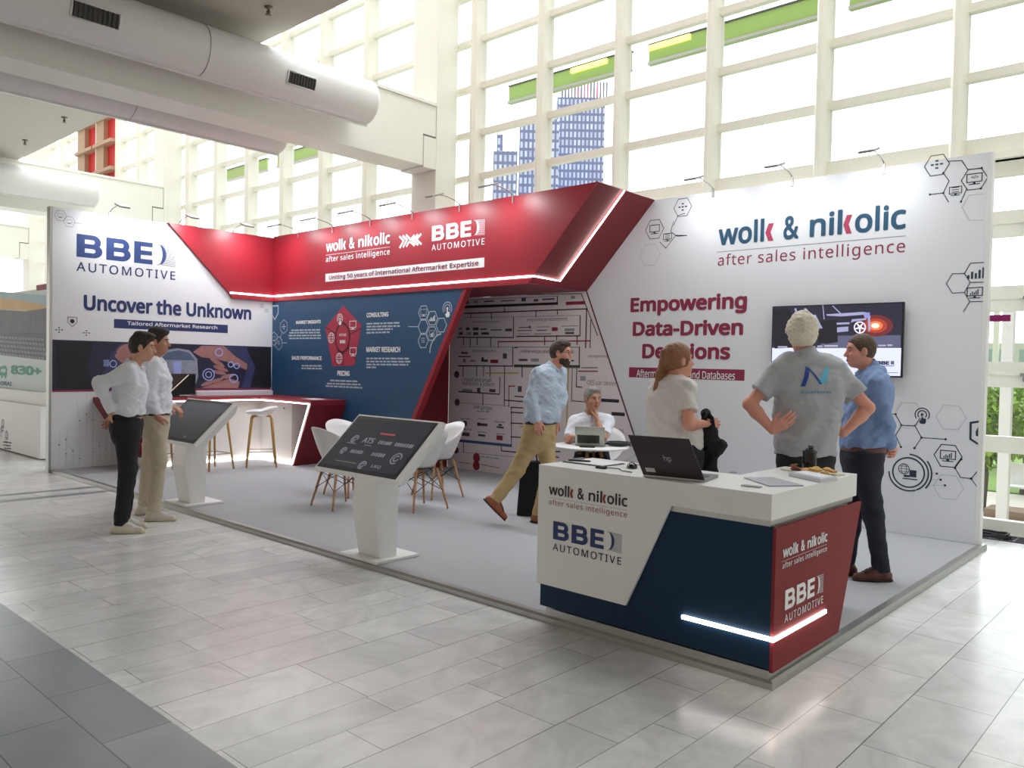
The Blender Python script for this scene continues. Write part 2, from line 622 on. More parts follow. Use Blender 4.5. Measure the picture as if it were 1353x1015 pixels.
for ob in (
    struct('sill', MB().box(-34, 9, 5.2, 5.42, 3.66, 3.72), M_mull),
): pass
# ------------------------------------------------------------------ exhibition stand: shell
ZP = 0.045     # top of the stand floor
H = 3.52
PL_L = Plane((-10, 0, 0), (0, 1, 0), (1, 0, 0))
PL_B = Plane((0, 3.25, 0), (1, 0, 0), (0, -1, 0))
PL_R = Plane((0, 4.325, 0), (1, 0, 0), (0, -1, 0))

pf = thing('platform', 'low grey carpeted stand platform with an aluminium edge strip', 'platform', (-5, 2.2, 0))
MB().box(-10.0, -0.03, 0.03, 4.34, 0.003, ZP-0.002).build('carpet', M_carpet, pf)
e = MB()
prof = [(0.0, 0.0), (0.0, 0.03), (0.012, ZP), (0.06, ZP), (0.06, 0.0)]
vv = [(-10.03, d, z) for d, z in prof]+[(-d, d, z) for d, z in prof]+[(-d, 4.42, z) for d, z in prof]
e.add(vv, [(j*5+i, j*5+(i+1) % 5, j*5+5+(i+1) % 5, j*5+5+i) for j in (0, 1) for i in range(5)]+[(0, 1, 2, 3, 4), (14, 13, 12, 11, 10)])
e.build('edge_strip', M_alu, pf)

# white wall at the far end
wl = thing('exhibition_wall', 'white end wall of the stand printed with the large BBE logo', 'exhibition wall', (-10, 1.6, 0))
MB().box(-10.10, -10.0, 0.0, 3.30, 0.0, H).build('panel', M_print, wl, bevel=0.004)
MB().box(-10.105, -9.998, -0.03, -0.001, 0.0, H).build('edge_profile', M_alu, wl)

# blue back wall with its slanted red edge
wb = thing('exhibition_wall', 'blue back wall of the stand with a red pentagon diagram', 'exhibition wall', (-7.5, 3.3, 0))
bl = MB()
bl.prism([(-9.99, 3.25, ZP), (-6.95, 3.25, ZP), (-6.497, 3.25, 0.851), (-5.563, 3.25, 2.50), (-9.99, 3.25, 2.50)], (0, 0.08, 0))
bl.build('panel', M_blue, wb)
rd = MB()
rd.prism([(-6.95, 3.244, ZP), (-6.497, 3.244, 0.851), (-5.563, 3.244, 2.498), (-5.50, 3.244, 2.498), (-6.43, 3.244, 0.84), (-6.88, 3.244, ZP)], (0, 0.09, 0))
rd.build('slanted_edge', M_red, wb)
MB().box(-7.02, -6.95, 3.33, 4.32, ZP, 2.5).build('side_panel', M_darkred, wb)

# red header over the back wall, folded round the corner
hd = thing('header_fascia', 'long red overhead fascia carrying both white company logos', 'fascia', (-7, 3.3, 2.5))
MB().prism([(-9.96, 3.235, 2.50), (-4.49, 3.235, 2.50), (-3.53, 3.235, H+0.02), (-9.96, 3.235, H+0.02)], (0, 0.02, 0)).build('front_panel', M_red, hd)
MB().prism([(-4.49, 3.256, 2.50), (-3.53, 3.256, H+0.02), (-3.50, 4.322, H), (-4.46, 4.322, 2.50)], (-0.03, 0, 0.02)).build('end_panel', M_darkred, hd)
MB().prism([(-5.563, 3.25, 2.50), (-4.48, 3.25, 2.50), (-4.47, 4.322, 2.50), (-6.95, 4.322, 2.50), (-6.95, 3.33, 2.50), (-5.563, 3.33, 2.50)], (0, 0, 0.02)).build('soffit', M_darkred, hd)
MB().prism([(-9.999, 1.524, H), (-9.999, 2.478, 2.58), (-9.999, 2.53, 2.50), (-9.999, 3.235, 2.50), (-9.999, 3.235, H)], (0.045, 0, 0)).build('corner_panel', M_red, hd)
l = MB()
l.box(-9.95, -4.41, 3.222, 3.236, 2.572, 2.594)
l.build('led_strip', M_led, hd)
l = MB()
l.box(-9.956, -9.942, 2.49, 3.225, 2.572, 2.594)
l.build('led_strip', M_led, hd)
l = MB()
l.tube([(-4.405, 3.23, 2.583), (-4.395, 3.70, 2.568), (-3.50, 3.70, H+0.0)], 0.009, 6)
l.build('led_strip', M_led, hd)

# right wall: white print with the slanted join to the map
TRI = [(-4.47, 2.49), (PL_R.at(845, 600)[0], 0.75), ]
wr = thing('exhibition_wall', 'large white wall with the blue company name and the television', 'exhibition wall', (-2, 4.4, 0))
MB().prism([(-3.40, 4.325, ZP), (-0.08, 4.325, ZP), (-0.08, 4.325, H), (-4.46, 4.325, H), (-4.47, 4.325, 2.50)], (0, 0.07, 0)).build('panel', M_print, wr)
MB().box(-0.079, -0.04, 4.322, 4.42, ZP, H+0.003).build('edge_profile', M_white, wr)
wm = thing('exhibition_wall', 'alcove wall printed with a black network diagram of boxes and lines', 'exhibition wall', (-5.5, 4.4, 0))
MB().prism([(-6.95, 4.325, ZP), (-3.402, 4.325, ZP), (-4.472, 4.325, 2.50), (-6.95, 4.325, 2.50)], (0, 0.07, 0)).build('panel', mat('rosy_grey_print', (232, 224, 228), 0.6, var=.02), wm)

# ------------------------------------------------------------------ reception counter
ct = thing('reception_counter', 'white, blue and red reception counter at the front corner', 'counter', (-0.7, 0.4, ZP))
def ell_block(x0, x1, y0, y1, xi, yi, z0, z1):
    # L-shaped block: front leg y0..yi, side leg xi..x1
    return [(x0, y0, z0), (x1, y0, z0), (x1, y1, z0), (xi, y1, z0), (xi, yi, z0), (x0, yi, z0)], (0, 0, z1-z0)
M_top = M_white
MB().prism(*ell_block(-1.500, -0.018, -0.026, 1.13, -0.46, 0.52, 0.832, 0.962)).build('worktop', M_top, ct, bevel=0.003)
MB().box(-1.42, -0.05, 0.006, 0.47, 0.10, 0.80).prism([(-0.42, 0.47, 0.10), (-0.42, 0.82, 0.10), (-0.42, 1.08, 0.80), (-0.42, 0.47, 0.80)], (0.37, 0, 0)).build('carcass', M_white, ct)
MB().prism([(-1.485, -0.004, 0.10), (-0.018, -0.004, 0.10), (-0.018, -0.004, 0.80), (-1.485, -0.004, 0.80)], (0, 0.02, 0)).build('front_panel', M_counterblue, ct)
MB().prism([(-1.500, -0.026, 0.238), (-0.848, -0.026, 0.238), (-0.575, -0.026, 0.833), (-1.500, -0.026, 0.833)], (0, 0.021, 0)).build('slanted_front_panel', M_white, ct, bevel=0.002)
MB().prism([(-0.019, -0.003, 0.085), (-0.019, 0.86, 0.085), (-0.019, 1.17, 0.795), (-0.019, -0.003, 0.795)], (0.018, 0, 0)).build('side_panel', M_counterred, ct)
MB().prism(*ell_block(-1.445, -0.025, 0.006, 0.80, -0.42, 0.42, ZP, 0.088)).build('plinth', M_alu, ct)
MB().prism(*ell_block(-1.47, -0.03, -0.004, 1.10, -0.44, 0.48, 0.800, 0.832)).build('reveal_strip', M_alu, ct)
l = MB()
l.box(-0.50, 0.006, -0.018, -0.003, 0.243, 0.262)
l.box(-0.004, 0.008, -0.018, 0.65, 0.243, 0.262)
l.build('led_strip', M_led, ct)

# ------------------------------------------------------------------ bar along the far corner
bar = thing('bar_counter', 'dark red corner bar with glowing white edge lights', 'bar counter', (-9, 2.5, ZP))
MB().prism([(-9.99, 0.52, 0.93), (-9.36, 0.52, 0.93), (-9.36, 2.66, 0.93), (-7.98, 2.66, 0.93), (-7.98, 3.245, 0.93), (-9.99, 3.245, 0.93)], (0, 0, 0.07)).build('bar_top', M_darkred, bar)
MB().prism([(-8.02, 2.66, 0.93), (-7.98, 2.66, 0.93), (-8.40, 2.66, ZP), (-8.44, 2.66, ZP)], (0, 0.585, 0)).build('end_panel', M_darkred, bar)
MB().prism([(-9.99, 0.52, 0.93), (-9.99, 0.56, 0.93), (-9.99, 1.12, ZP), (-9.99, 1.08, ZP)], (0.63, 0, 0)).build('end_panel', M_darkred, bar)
MB().prism([(-9.99, 1.0, ZP), (-9.46, 1.0, ZP), (-9.46, 2.75, ZP), (-8.60, 2.75, ZP), (-8.60, 3.245, ZP), (-9.99, 3.245, ZP)], (0, 0, 0.88)).build('cabinet', M_white, bar)
for x in (-9.1, -8.8):
    MB().box(x-0.012, x+0.012, 2.742, 2.75, 0.84, 0.86).build('lock', M_black, bar)
MB().box(-9.462, -9.455, 2.2, 2.225, 0.84, 0.865).build('lock', M_black, bar)
l = MB()
l.box(-9.362, -9.348, 0.55, 2.655, 0.944, 0.962)
l.build('led_strip', M_led, bar)
l = MB()
l.tube([(-9.355, 2.652, 0.953), (-8.012, 2.652, 0.953), (-8.425, 2.652, ZP+0.02)], 0.010, 6)
l.build('led_strip', M_led, bar)
l = MB()
l.box(-9.455, -9.44, 1.12, 2.745, ZP+0.012, ZP+0.035)
l.box(-9.455, -8.43, 2.732, 2.748, ZP+0.012, ZP+0.035)
l.build('led_strip', M_led, bar)

# ------------------------------------------------------------------ arm spotlights on the wall tops
def arm_lamp(x, y, dx, dy, label, group, power):
    """clamp at (x, y), arm reaching 0.5 m along (dx, dy)"""
    z = H+0.02
    t = thing('arm_spotlight', label, 'spotlight', (x, y, z), group)
    d = np.array((dx, dy, 0.0))
    p = np.array((x, y, z))
    sd = np.array((-dy, dx, 0.0))
    MB().obox(p+d*0.008-np.array((0, 0, 0.035)), sd*0.012, d*0.006, (0, 0, 0.05)).build('clamp', M_alu, t)
    MB().tube([p+(0, 0, 0.012), p+d*0.10+(0, 0, 0.05), p+d*0.26+(0, 0, 0.075), p+d*0.36+(0, 0, 0.07)], 0.007, 6).build('arm', M_alu, t)
    c = p+d*0.43+np.array((0, 0, 0.05))
    ax = d*0.09+np.array((0, 0, -0.03))
    up = np.cross(ax, sd)
    up /= np.linalg.norm(up)
    hd_ = MB().obox(c, ax, sd*0.07, up*0.010).build('lamp_head', M_alu, t, bevel=0.004)
    dn = -up if up[2] > 0 else up
    MB().obox(c+dn*0.012, ax*0.85, sd*0.06, up*0.002).build('lamp_glass', M_whiteink, hd_)
    L = bpy.data.lights.new('spotlight_beam', 'AREA')
    L.shape = 'RECTANGLE'
    L.size = 0.14
    L.size_y = 0.10
    L.energy = power
    L.color = (0.96, 0.98, 1.0)
    L.spread = math.radians(175)
    o = bpy.data.objects.new('spotlight_beam', L)
    COL.objects.link(o)
    o.parent = t
    q = c+dn*0.03-p
    o.location = q
    aim = np.array((0, 0, -1.25))-d*0.43-q*0
    o.rotation_euler = Vector(aim).to_track_quat('-Z', 'Y').to_euler()
    return t
HX = (-9.25, -8.35, -7.45, -6.55, -5.65, -4.75)
for k, x in enumerate(HX):
    arm_lamp(x, 3.24, 0, -1, 'slim silver arm spotlight on top of the red fascia, %s from the blue wall corner' % ('nearest', 'second', 'third', 'fourth', 'fifth', 'farthest')[k], 'arm spotlights along the red fascia', 6.5)
for k, (y, lb) in enumerate(((0.72, 'silver arm spotlight above the BBE logo on the white end wall'), (1.70, 'silver arm spotlight over the tip of the red corner panel'), (2.55, 'silver arm spotlight over the red corner panel beside the blue wall corner'))):
    arm_lamp(-10.0, y, 1, 0, lb, 'arm spotlights on the end wall', 8)
for k, (x, lb) in enumerate(((-2.75, 'silver arm spotlight over the first letters of the blue company name'), (-1.85, 'silver arm spotlight over the middle of the blue company name'), (-0.95, 'silver arm spotlight over the last letters of the blue company name'))):
    arm_lamp(x, 4.325, 0, -1, lb, 'arm spotlights on the right wall', 4.2)
# ------------------------------------------------------------------ print on the walls
def crop(x0, y0, s):
    return lambda x, y: (x0+x*s, y0+y*s)

def bbe_logo(pl, box, parent, ink, sub, hatch, arcink):
    """three heavy letters, a bracket before a hatched field and one spaced word under them"""
    u0, v0, u1, v1 = box
    W, Hh = u1-u0, v1-v0
    vb = v0+0.385*Hh
    hv = MB()
    h = v1-vb
    def B_(x, w):
        rect(hv, pl, x, vb, x+.31*w, v1, .002)
        for a, b in ((0, .21), (.40, .60), (.79, 1)):
            rect(hv, pl, x+.31*w, vb+a*h, x+.63*w, vb+b*h, .002)
        for cy, oy, iy, ox, ix, n, ee in ((.695, .305, .095, .31, .07, 10, .002), (.305, .305, .095, .37, .10, 10, .0028)):
            for k in range(n):
                a, b = -PI/2+PI*k/n, -PI/2+PI*(k+1)/n
                hv.poly([pl.P(x+.63*w+i*w*math.cos(t), vb+(cy+j*math.sin(t))*h, ee) for i, j, t in ((ix, iy, a), (ox, oy, a), (ox, oy, b), (ix, iy, b))])
    L = 0.752*W
    B_(u0, .325*L)
    B_(u0+.375*L, .325*L)
    x, w = u0+.745*L, .255*L
    rect(hv, pl, x, vb, x+.36*w, v1, .002)
    for a, b, e in ((0, .21, 1), (.40, .60, .97), (.79, 1, 1)):
        rect(hv, pl, x+.36*w, vb+a*h, x+e*w, vb+b*h, .002)
    hv.build('logo_lettering', ink, parent)
    letters('AUTOMOTIVE', pl, (u0, v0, u1, v0+0.25*Hh), 'logo_lettering', sub, parent, bold=0.006, space=1.2)
    hb = MB()
    n = 13
    for k in range(n):
        t = (k+0.5)/n
        v = vb+(v1-vb)*t
        bulge = math.sqrt(max(0, 1-(2*t-1)**2))
        a = u0+W*(0.815+0.075*bulge)
        for j in range(9):
            x0 = a+(u1-a)*j/9
            x1 = a+(u1-a)*(j+1)/9
            s0 = 0.25*(v1-vb)/n
            d = -(v1-vb)/n*0.55*(x0-a)/(u1-a+1e-9)
            hb.poly([pl.P(x0, v+d-s0, .0015), pl.P(x1, v+d-s0, .0015), pl.P(x1, v+d+s0, .0015), pl.P(x0, v+d+s0, .0015)])
    hb.build('logo_hatching', hatch, parent)
    ab = MB()
    m = 14
    for k in range(m):
        q = []
        for t, wdt in ((k/m, 0), ((k+1)/m, 0), ((k+1)/m, 1), (k/m, 1)):
            v = vb+(v1-vb)*t
            bulge = math.sqrt(max(0, 1-(2*t-1)**2))
            inner = u0+W*(0.800+0.060*bulge)
            q.append(pl.P(inner+W*(0.006+0.034*bulge)*wdt, v, 0.002))
        ab.poly(q)
    ab.build('logo_bracket', arcink, parent)

def wolk_logo(pl, box, parent, ink, kink, rule, sub, b1=0.018, b2=0.004):
    u0, v0, u1, v1 = box
    W, Hh = u1-u0, v1-v0
    X = lambda f: u0+f*W
    vb = v0+0.467*Hh
    vx = vb+(v1-vb)*0.72
    o = 0.012*(v1-vb)
    letters('woll', pl, (X(0), vb-o, X(.274), v1-0.02*Hh), 'logo_lettering', ink, parent, b1)
    letters('&', pl, (X(.383), vb-o, X(.468), v1-0.03*Hh), 'logo_lettering', ink, parent, b1)
    letters('nil', pl, (X(.526), vb, X(.695), v1-0.02*Hh), 'logo_lettering', ink, parent, b1)
    letters('olic', pl, (X(.758), vb-o, X(1), v1-0.02*Hh), 'logo_lettering', ink, parent, b1)
    for a, b in ((.281, .328), (.700, .743)):
        k = MB()
        c = (vb+vx)/2
        w = (X(b)-X(a))
        t = w*0.62
        k.poly([pl.P(X(a), c, .002), pl.P(X(b)-t, vb, .002), pl.P(X(b), vb, .002), pl.P(X(a)+t, c, .002)])
        k.poly([pl.P(X(a)+t, c, .002), pl.P(X(b), vx, .002), pl.P(X(b)-t, vx, .002), pl.P(X(a), c, .002)])
        k.build('logo_chevron', kink, parent)
    r = MB()
    rect(r, pl, X(-.008), v0+.312*Hh, X(1), v0+.328*Hh)
    r.build('logo_rule', rule, parent)
    letters('after sales intelligence', pl, (X(0), v0-0.075*Hh, X(1), v0+0.264*Hh), 'logo_lettering', sub, parent, b2, space=1.08)

PL_H = Plane((0, 3.235, 0), (1, 0, 0), (0, -1, 0))
PL_CF = Plane((0, -0.026, 0), (1, 0, 0), (0, -1, 0))
PL_CS = Plane((-0.001, 0, 0), (0, 1, 0), (1, 0, 0))

# ---- end wall
bbe_logo(PL_L, pxbox(PL_L, (101, 358.0), (231.9, 325.0)), wl, M_logoblue, M_navy, M_greyink, M_logoblue)
letters('Uncover the Unknown', PL_L, pxbox(PL_L, (110.5, 410), (332, 404.5)), 'lettering', M_navy, wl, 0.03)
b = MB()
rect(b, PL_L, *pxbox(PL_L, (150.5, 433.5), (301, 429.5)))
tb = b.build('title_bar', M_navy, wl)
letters('Tailored Aftermarket Research', PL_L, pxbox(PL_L, (168, 429.5), (287, 430.5)), 'lettering', M_whiteink, tb, 0.012, e=0.003)

c4 = crop(60, 440, .2291)
def shp(mb, pl, c, pts, e):
    mb.poly([pl.P(*pl.at(*c(*q)), e) for q in pts])
def blob(mb, pl, c, x, y, rx, ry, e, n=20, rot=0.0):
    cr, sr = math.cos(rot), math.sin(rot)
    shp(mb, pl, c, [(x+rx*math.cos(2*PI*k/n)*cr-ry*math.sin(2*PI*k/n)*sr, y+rx*math.cos(2*PI*k/n)*sr+ry*math.sin(2*PI*k/n)*cr) for k in range(n)], e)
b = MB()
q0, q1, q2, q3 = [PL_L.at(*c4(*q)) for q in ((52, 42), (1306, 78), (1306, 318), (52, 330))]
zt, zb = (q0[1]+q1[1])/2, (q2[1]+q3[1])/2
rect(b, PL_L, 0.01, zb, 3.24, zt, 0.002)
ph = b.build('photo_strip', mat('dark_indigo_print', (34, 36, 62), 0.45, var=0.35, nscale=1.5), wl)
b = MB()
rect(b, PL_L, 0.01, zb-0.025, 3.24, zb, 0.002)
b.build('red_line', M_crimson, wl)
M_skin_print = mat('printed_skin', (158, 112, 110), 0.5, var=0.25, nscale=8)
M_car_print = mat('printed_car', (142, 150, 168), 0.5, var=0.25, nscale=9)
M_glow_print = mat('printed_light_blue', (158, 172, 232), 0.5, var=0.08)
M_suit_print = mat('printed_suit', (52, 58, 96), 0.5, var=0.3, nscale=5)
b = MB()
shp(b, PL_L, c4, [(300, 328), (330, 240), (380, 120), (430, 66), (520, 60), (560, 328)], 0.003)
shp(b, PL_L, c4, [(1020, 76), (1160, 80), (1230, 160), (1240, 316), (1130, 318), (1170, 180)], 0.003)
b.build('printed_sleeves', M_suit_print, ph)
b = MB()
blob(b, PL_L, c4, 470, 110, 62, 46, 0.004, rot=-0.3)
shp(b, PL_L, c4, [(850, 110), (900, 74), (1030, 76), (1090, 130), (1165, 180), (1160, 215), (1060, 170), (980, 150), (900, 140)], 0.004)
shp(b, PL_L, c4, [(900, 318), (980, 290), (1060, 262), (1120, 280), (1110, 318)], 0.004)
for kk, (x, y, rx, ry, ro) in enumerate(((1010, 205, 46, 12, .35), (1000, 228, 42, 11, .2), (990, 170, 50, 13, .55), (1050, 250, 40, 12, -.2), (940, 288, 46, 12, -.35), (985, 275, 40, 11, -.3), (430, 150, 40, 13, .7), (455, 165, 38, 12, .8))):
    blob(b, PL_L, c4, x, y, rx, ry, 0.0043+.0002*kk, 14, ro)
b.build('printed_hands', M_skin_print, ph)
b = MB()
shp(b, PL_L, c4, [(1160, 90), (1300, 82), (1302, 312), (1180, 314), (1210, 200)], 0.0034)
shp(b, PL_L, c4, [(60, 50), (280, 52), (240, 180), (280, 322), (58, 324)], 0.0026)
b.build('printed_shade', mat('printed_near_black', (26, 24, 34), 0.5, var=.3, nscale=3), ph)
b = MB()
shp(b, PL_L, c4, [(640, 318), (640, 150), (690, 100), (760, 88), (830, 100), (875, 150), (880, 250), (860, 318)], 0.005)
b.build('printed_car', M_car_print, ph)
b = MB()
shp(b, PL_L, c4, [(660, 155), (700, 112), (770, 100), (830, 115), (862, 158)], 0.006)
b.build('printed_windscreen', mat('printed_glass', (84, 100, 130), 0.4, var=0.3, nscale=9), ph)
b = MB()
shp(b, PL_L, c4, [(735, 165), (785, 165), (780, 235), (740, 235)], 0.006)
for cx, cy, r in ((390, 178, 22), (1000, 112, 24), (1068, 182, 18), (1102, 190, 18), (940, 240, 36), (940, 240, 20), (1085, 262, 26)):
    n = 18
    for k in range(n):
        a, d = 2*PI*k/n, 2*PI*(k+1)/n
        shp(b, PL_L, c4, [(cx+r*math.cos(a), cy+r*math.sin(a)), (cx+r*math.cos(d), cy+r*math.sin(d)), (cx+(r-6)*math.cos(d), cy+(r-6)*math.sin(d)), (cx+(r-6)*math.cos(a), cy+(r-6)*math.sin(a))], 0.007)
for k in range(5):
    shp(b, PL_L, c4, [(335, 156+k*8), (368, 156+k*8), (365, 160+k*8), (333, 160+k*8)], 0.007)
b.build('printed_icons', M_glow_print, ph)
# circuit tracks near the floor of the end wall
b = MB()
g = MB()
rr = random.Random(3)
for k in range(13):
    u = 0.10+k*0.085
    top = 0.35+0.75*rr.random()
    ribbon(b, PL_L, [(u, 0.06), (u, top*0.7), (u-0.10+0.2*rr.random(), top)], 0.004)
    ngon(g, PL_L, (u, top*0.7), 0.012, 8)
    if k % 2: ngon(g, PL_L, (u, 0.12+0.2*rr.random()), 0.010, 8)
b.build('circuit_pattern', M_paleink, wl)
g.build('circuit_dots', M_greyink, wl)

# ---- small icon language: each draws into two builders (line, solid)
def screen_icon(l, f, pl, c, s, e=0.0015):
    u, v = c
    ribbon(l, pl, [(u-s, v-.45*s), (u+s, v-.45*s), (u+s, v+.75*s), (u-s, v+.75*s)], s*.13, e, True)
    rect(f, pl, u-.75*s, v-.85*s, u+.75*s, v-.72*s, e)
    f.poly([pl.P(u-.2*s, v-.72*s, e), pl.P(u+.2*s, v-.72*s, e), pl.P(u+.12*s, v-.45*s, e), pl.P(u-.12*s, v-.45*s, e)])
def bars_icon(f, pl, c, s, e=0.0015):
    for k, h in enumerate((.5, .9, .7, 1.1, 1.4)):
        rect(f, pl, c[0]-s+k*.42*s, c[1]-.7*s, c[0]-s+k*.42*s+.25*s, c[1]-.7*s+h*s, e)
def lines_icon(l, pl, c, s, e=0.0015):
    for k in range(3):
        ribbon(l, pl, [(c[0]-.6*s, c[1]+(k-.6)*.45*s), (c[0]+.6*s, c[1]+(k-.6)*.45*s)], s*.14, e)
def touch_icon(l, f, pl, c, s, e=0.0015):
    for r in (.55, .9):
        arc(l, pl, c, r*s, -.6, PI+.6, s*.13, e)
    ngon(f, pl, c, .2*s, 10, 0, e)
    f.poly([pl.P(c[0]+a*s, c[1]+b_*s, e) for a, b_ in ((-.12, 0), (.12, 0), (.12, -.45), (.5, -.55), (.5, -1.0), (.35, -1.25), (-.2, -1.25), (-.45, -.8), (-.12, -.65))])
def globe_icon(l, pl, c, s, e=0.0015):
    arc(l, pl, c, s, 0, 2*PI, s*.12, e, 20)
    for k in (-.5, 0, .5):
        ribbon(l, pl, [(c[0]-math.sqrt(1-k*k)*s, c[1]+k*s), (c[0]+math.sqrt(1-k*k)*s, c[1]+k*s)], s*.09, e)
    ribbon(l, pl, [(c[0]+.5*s*math.cos(t/8*PI*2), c[1]+s*math.sin(t/8*PI*2)) for t in range(9)], s*.09, e)
def shield_icon(l, pl, c, s, e=0.0015):
    ribbon(l, pl, [(c[0]-.75*s, c[1]+.7*s), (c[0]+.75*s, c[1]+.7*s), (c[0]+.75*s, c[1]-.2*s), (c[0], c[1]-s), (c[0]-.75*s, c[1]-.2*s)], s*.16, e, True)
def grid_icon(f, pl, c, s, e=0.0015):
    for a, b_ in ((0, .6), (-.7, 0), (0, 0), (.7, 0), (0, -.6)):
        rect(f, pl, c[0]+a*s-.22*s, c[1]+b_*s-.13*s, c[0]+a*s+.22*s, c[1]+b_*s+.13*s, e)

# end wall corners
l, f = MB(), MB()
for (px, py), fn in (((80, 285), 'h'), ((91.5, 293), 's')):
    c = PL_L.at(px, py)
    hexa(l, PL_L, c, 0.075, 0.006)
    screen_icon(l, f, PL_L, c, 0.034)
ribbon(l, PL_L, [PL_L.at(97, 294), PL_L.at(109, 296)], 0.006)
c = PL_L.at(95.5, 424.5)
shield_icon(l, PL_L, c, 0.075)
ngon(f, PL_L, c, 0.03, 8)
for px, py in ((78, 436), (114, 440)):
    grid_icon(f, PL_L, PL_L.at(px, py), 0.05)
for px, py in ((346, 405), (352, 411)):
    lines_icon(l, PL_L, PL_L.at(px, py), 0.05)
l.build('icon_lines', M_greyink, wl)
f.build('icon_fills', M_dark, wl)

# ---- red fascia
wolk_logo(PL_H, pxbox(PL_H, (430.7, 346.5), (515.7, 305)), hd, M_whiteink, M_whiteink, M_whiteink, M_whiteink, 0.022, 0.010)
bbe_logo(PL_H, pxbox(PL_H, (570.4, 331.5), (641, 288.5)), hd, M_whiteink, M_whiteink, mat('pale_pink_ink', (226, 190, 196), 0.6), M_whiteink)
c6 = crop(410, 270, .1848)
b = MB()
for k in range(3):
    for sgn, x0 in ((1, 640+24*k), (-1, 712+24*k)):
        y = 262-5*k-(0 if sgn > 0 else 5)
        a, m_, z = (x0, y-30), (x0+28, y+(-1 if sgn > 0 else 0)), (x0+2, y+46)
        if sgn < 0: a, m_, z = (x0+30, y-32), (x0-2, y+6), (x0+32, y+36)
        ribbon(b, PL_H, [PL_H.at(*c6(*q)) for q in (a, m_, z)], 0.030)
b.build('chevron_mark', M_whiteink, hd)
b = MB()
rect(b, PL_H, *pxbox(PL_H, c6(108, 555), c6(1245, 380)))
tb = b.build('title_bar', M_whiteink, hd)
letters('Uniting 50 years of International Aftermarket Expertise', PL_H, pxbox(PL_H, c6(134, 549), c6(1204, 399)), 'lettering', mat('deep_red_ink', (136, 36, 66), 0.6), tb, 0.016, e=0.003, space=1.02)

# ---- blue wall
cB = crop(350, 390, .1848)
A = lambda x, y: PL_B.at(*cB(x, y))
b = MB()
b.poly([PL_B.P(*A(*q), .002) for q in ((562, 76), (692, 214), (640, 505), (486, 507), (432, 236))])
pt = b.build('pentagon_print', mat('pentagon_red_print', (168, 40, 66), 0.5), wb)
l = MB()
cen = A(556, 306)
ngon(l, PL_B, cen, 0.185, 28, 0, .003, 1.25)
for q in ((432, 228), (686, 240), (655, 470), (500, 480), (560, 505)):
    ribbon(l, PL_B, [cen, A(*q)], 0.018, .003)
l.build('pentagon_lines', mat('dark_plum_ink', (84, 26, 48), 0.6), pt)
l, f = MB(), MB()
ngon(l, PL_B, cen, 0.155, 28, 0, .004, 1.25)
l.build('pentagon_centre', mat('pentagon_red_print', (168, 40, 66)), pt)
l = MB()
for q, fn in (((538, 168), touch_icon), ((630, 214), screen_icon), ((632, 405), screen_icon), ((532, 452), None), ((476, 306), None)):
    if fn: fn(l, f, PL_B, A(*q), 0.075, .004)
    else: globe_icon(l, PL_B, A(*q), 0.075, .004)
l.build('icon_lines', M_whiteink, pt)
f.build('icon_fills', M_whiteink, pt)
letters('BBE', PL_B, A(538, 345)+A(578, 322), 'lettering', M_whiteink, pt, 0.04, e=.005)
letters('wolk & nikolic', PL_B, A(532, 294)+A(585, 270), 'lettering', M_whiteink, pt, 0.01, e=.005)
for s, a, z in (('MARKET INSIGHTS', (224, 208), (401, 177)), ('CONSULTING', (728, 160), (884, 120)), ('SALES PERFORMANCE', (192, 462), (407, 438)), ('MARKET RESEARCH', (726, 408), (968, 370)), ('PRICING', (519, 576), (606, 543))):
    letters(s, PL_B, A(*a)+A(*z), 'lettering', M_whiteink, wb, 0.03)
def para(mb, pl, A, rows, h=0.02, seed=1, e=.0015):
    """lines of small print too fine to read: dashes as long as words"""
    r = random.Random(seed)
    for (xa, ya), (xb, yb) in rows:
        a, z = A(xa, ya), A(xb, yb)
        u = a[0]
        while u < z[0]-0.01:
            w = min(0.05+0.09*r.random(), z[0]-u)
            v = a[1]+(z[1]-a[1])*(u-a[0])/(z[0]-a[0]+1e-9)
            rect(mb, pl, u, v-h/2, u+w, v+h/2, e)
            u += w+0.018
b = MB()
para(b, PL_B, A, [((190, 252), (400, 249)), ((176, 270), (401, 268)), ((170, 290), (401, 288)), ((174, 310), (401, 308))], .022, 1)
para(b, PL_B, A, [((728, 205), (968, 198)), ((728, 226), (966, 221)), ((728, 247), (914, 243)), ((728, 270), (892, 265))], .022, 2)
para(b, PL_B, A, [((264, 505), (405, 506)), ((262, 524), (407, 526))], .022, 3)
para(b, PL_B, A, [((726, 453), (1030, 454)), ((726, 475), (1040, 476)), ((726, 496), (1026, 498)), ((726, 516), (796, 517))], .022, 4)
para(b, PL_B, A, [((466, 610), (664, 617)), ((444, 632), (686, 640)), ((436, 650), (697, 663))], .022, 5)
b.build('small_print', mat('soft_white_ink', (176, 188, 200), 0.6), wb)
l, f = MB(), MB()
R6 = 0.100
for q, kind in (((1135, 125), 's'), ((1198, 165), 'b'), ((1133, 226), ''), ((1195, 275), 'm'), ((1132, 328), 't'), ((1262, 215), '')):
    c = A(*q)
    hexa(l, PL_B, c, R6, 0.012)
    if kind == 's': screen_icon(l, f, PL_B, c, 0.055)
    if kind == 'b': bars_icon(f, PL_B, c, 0.055)
    if kind == 'm': screen_icon(l, f, PL_B, c, 0.05); bars_icon(f, PL_B, c, 0.03)
    if kind == 't': lines_icon(l, PL_B, c, 0.055)
touch_icon(l, f, PL_B, A(1305, 95), 0.09)
ribbon(l, PL_B, [A(1028, 225), A(1095, 226)], 0.010)
arc(l, PL_B, A(1270, 410), 0.24, PI*.55, PI*1.0, 0.02)
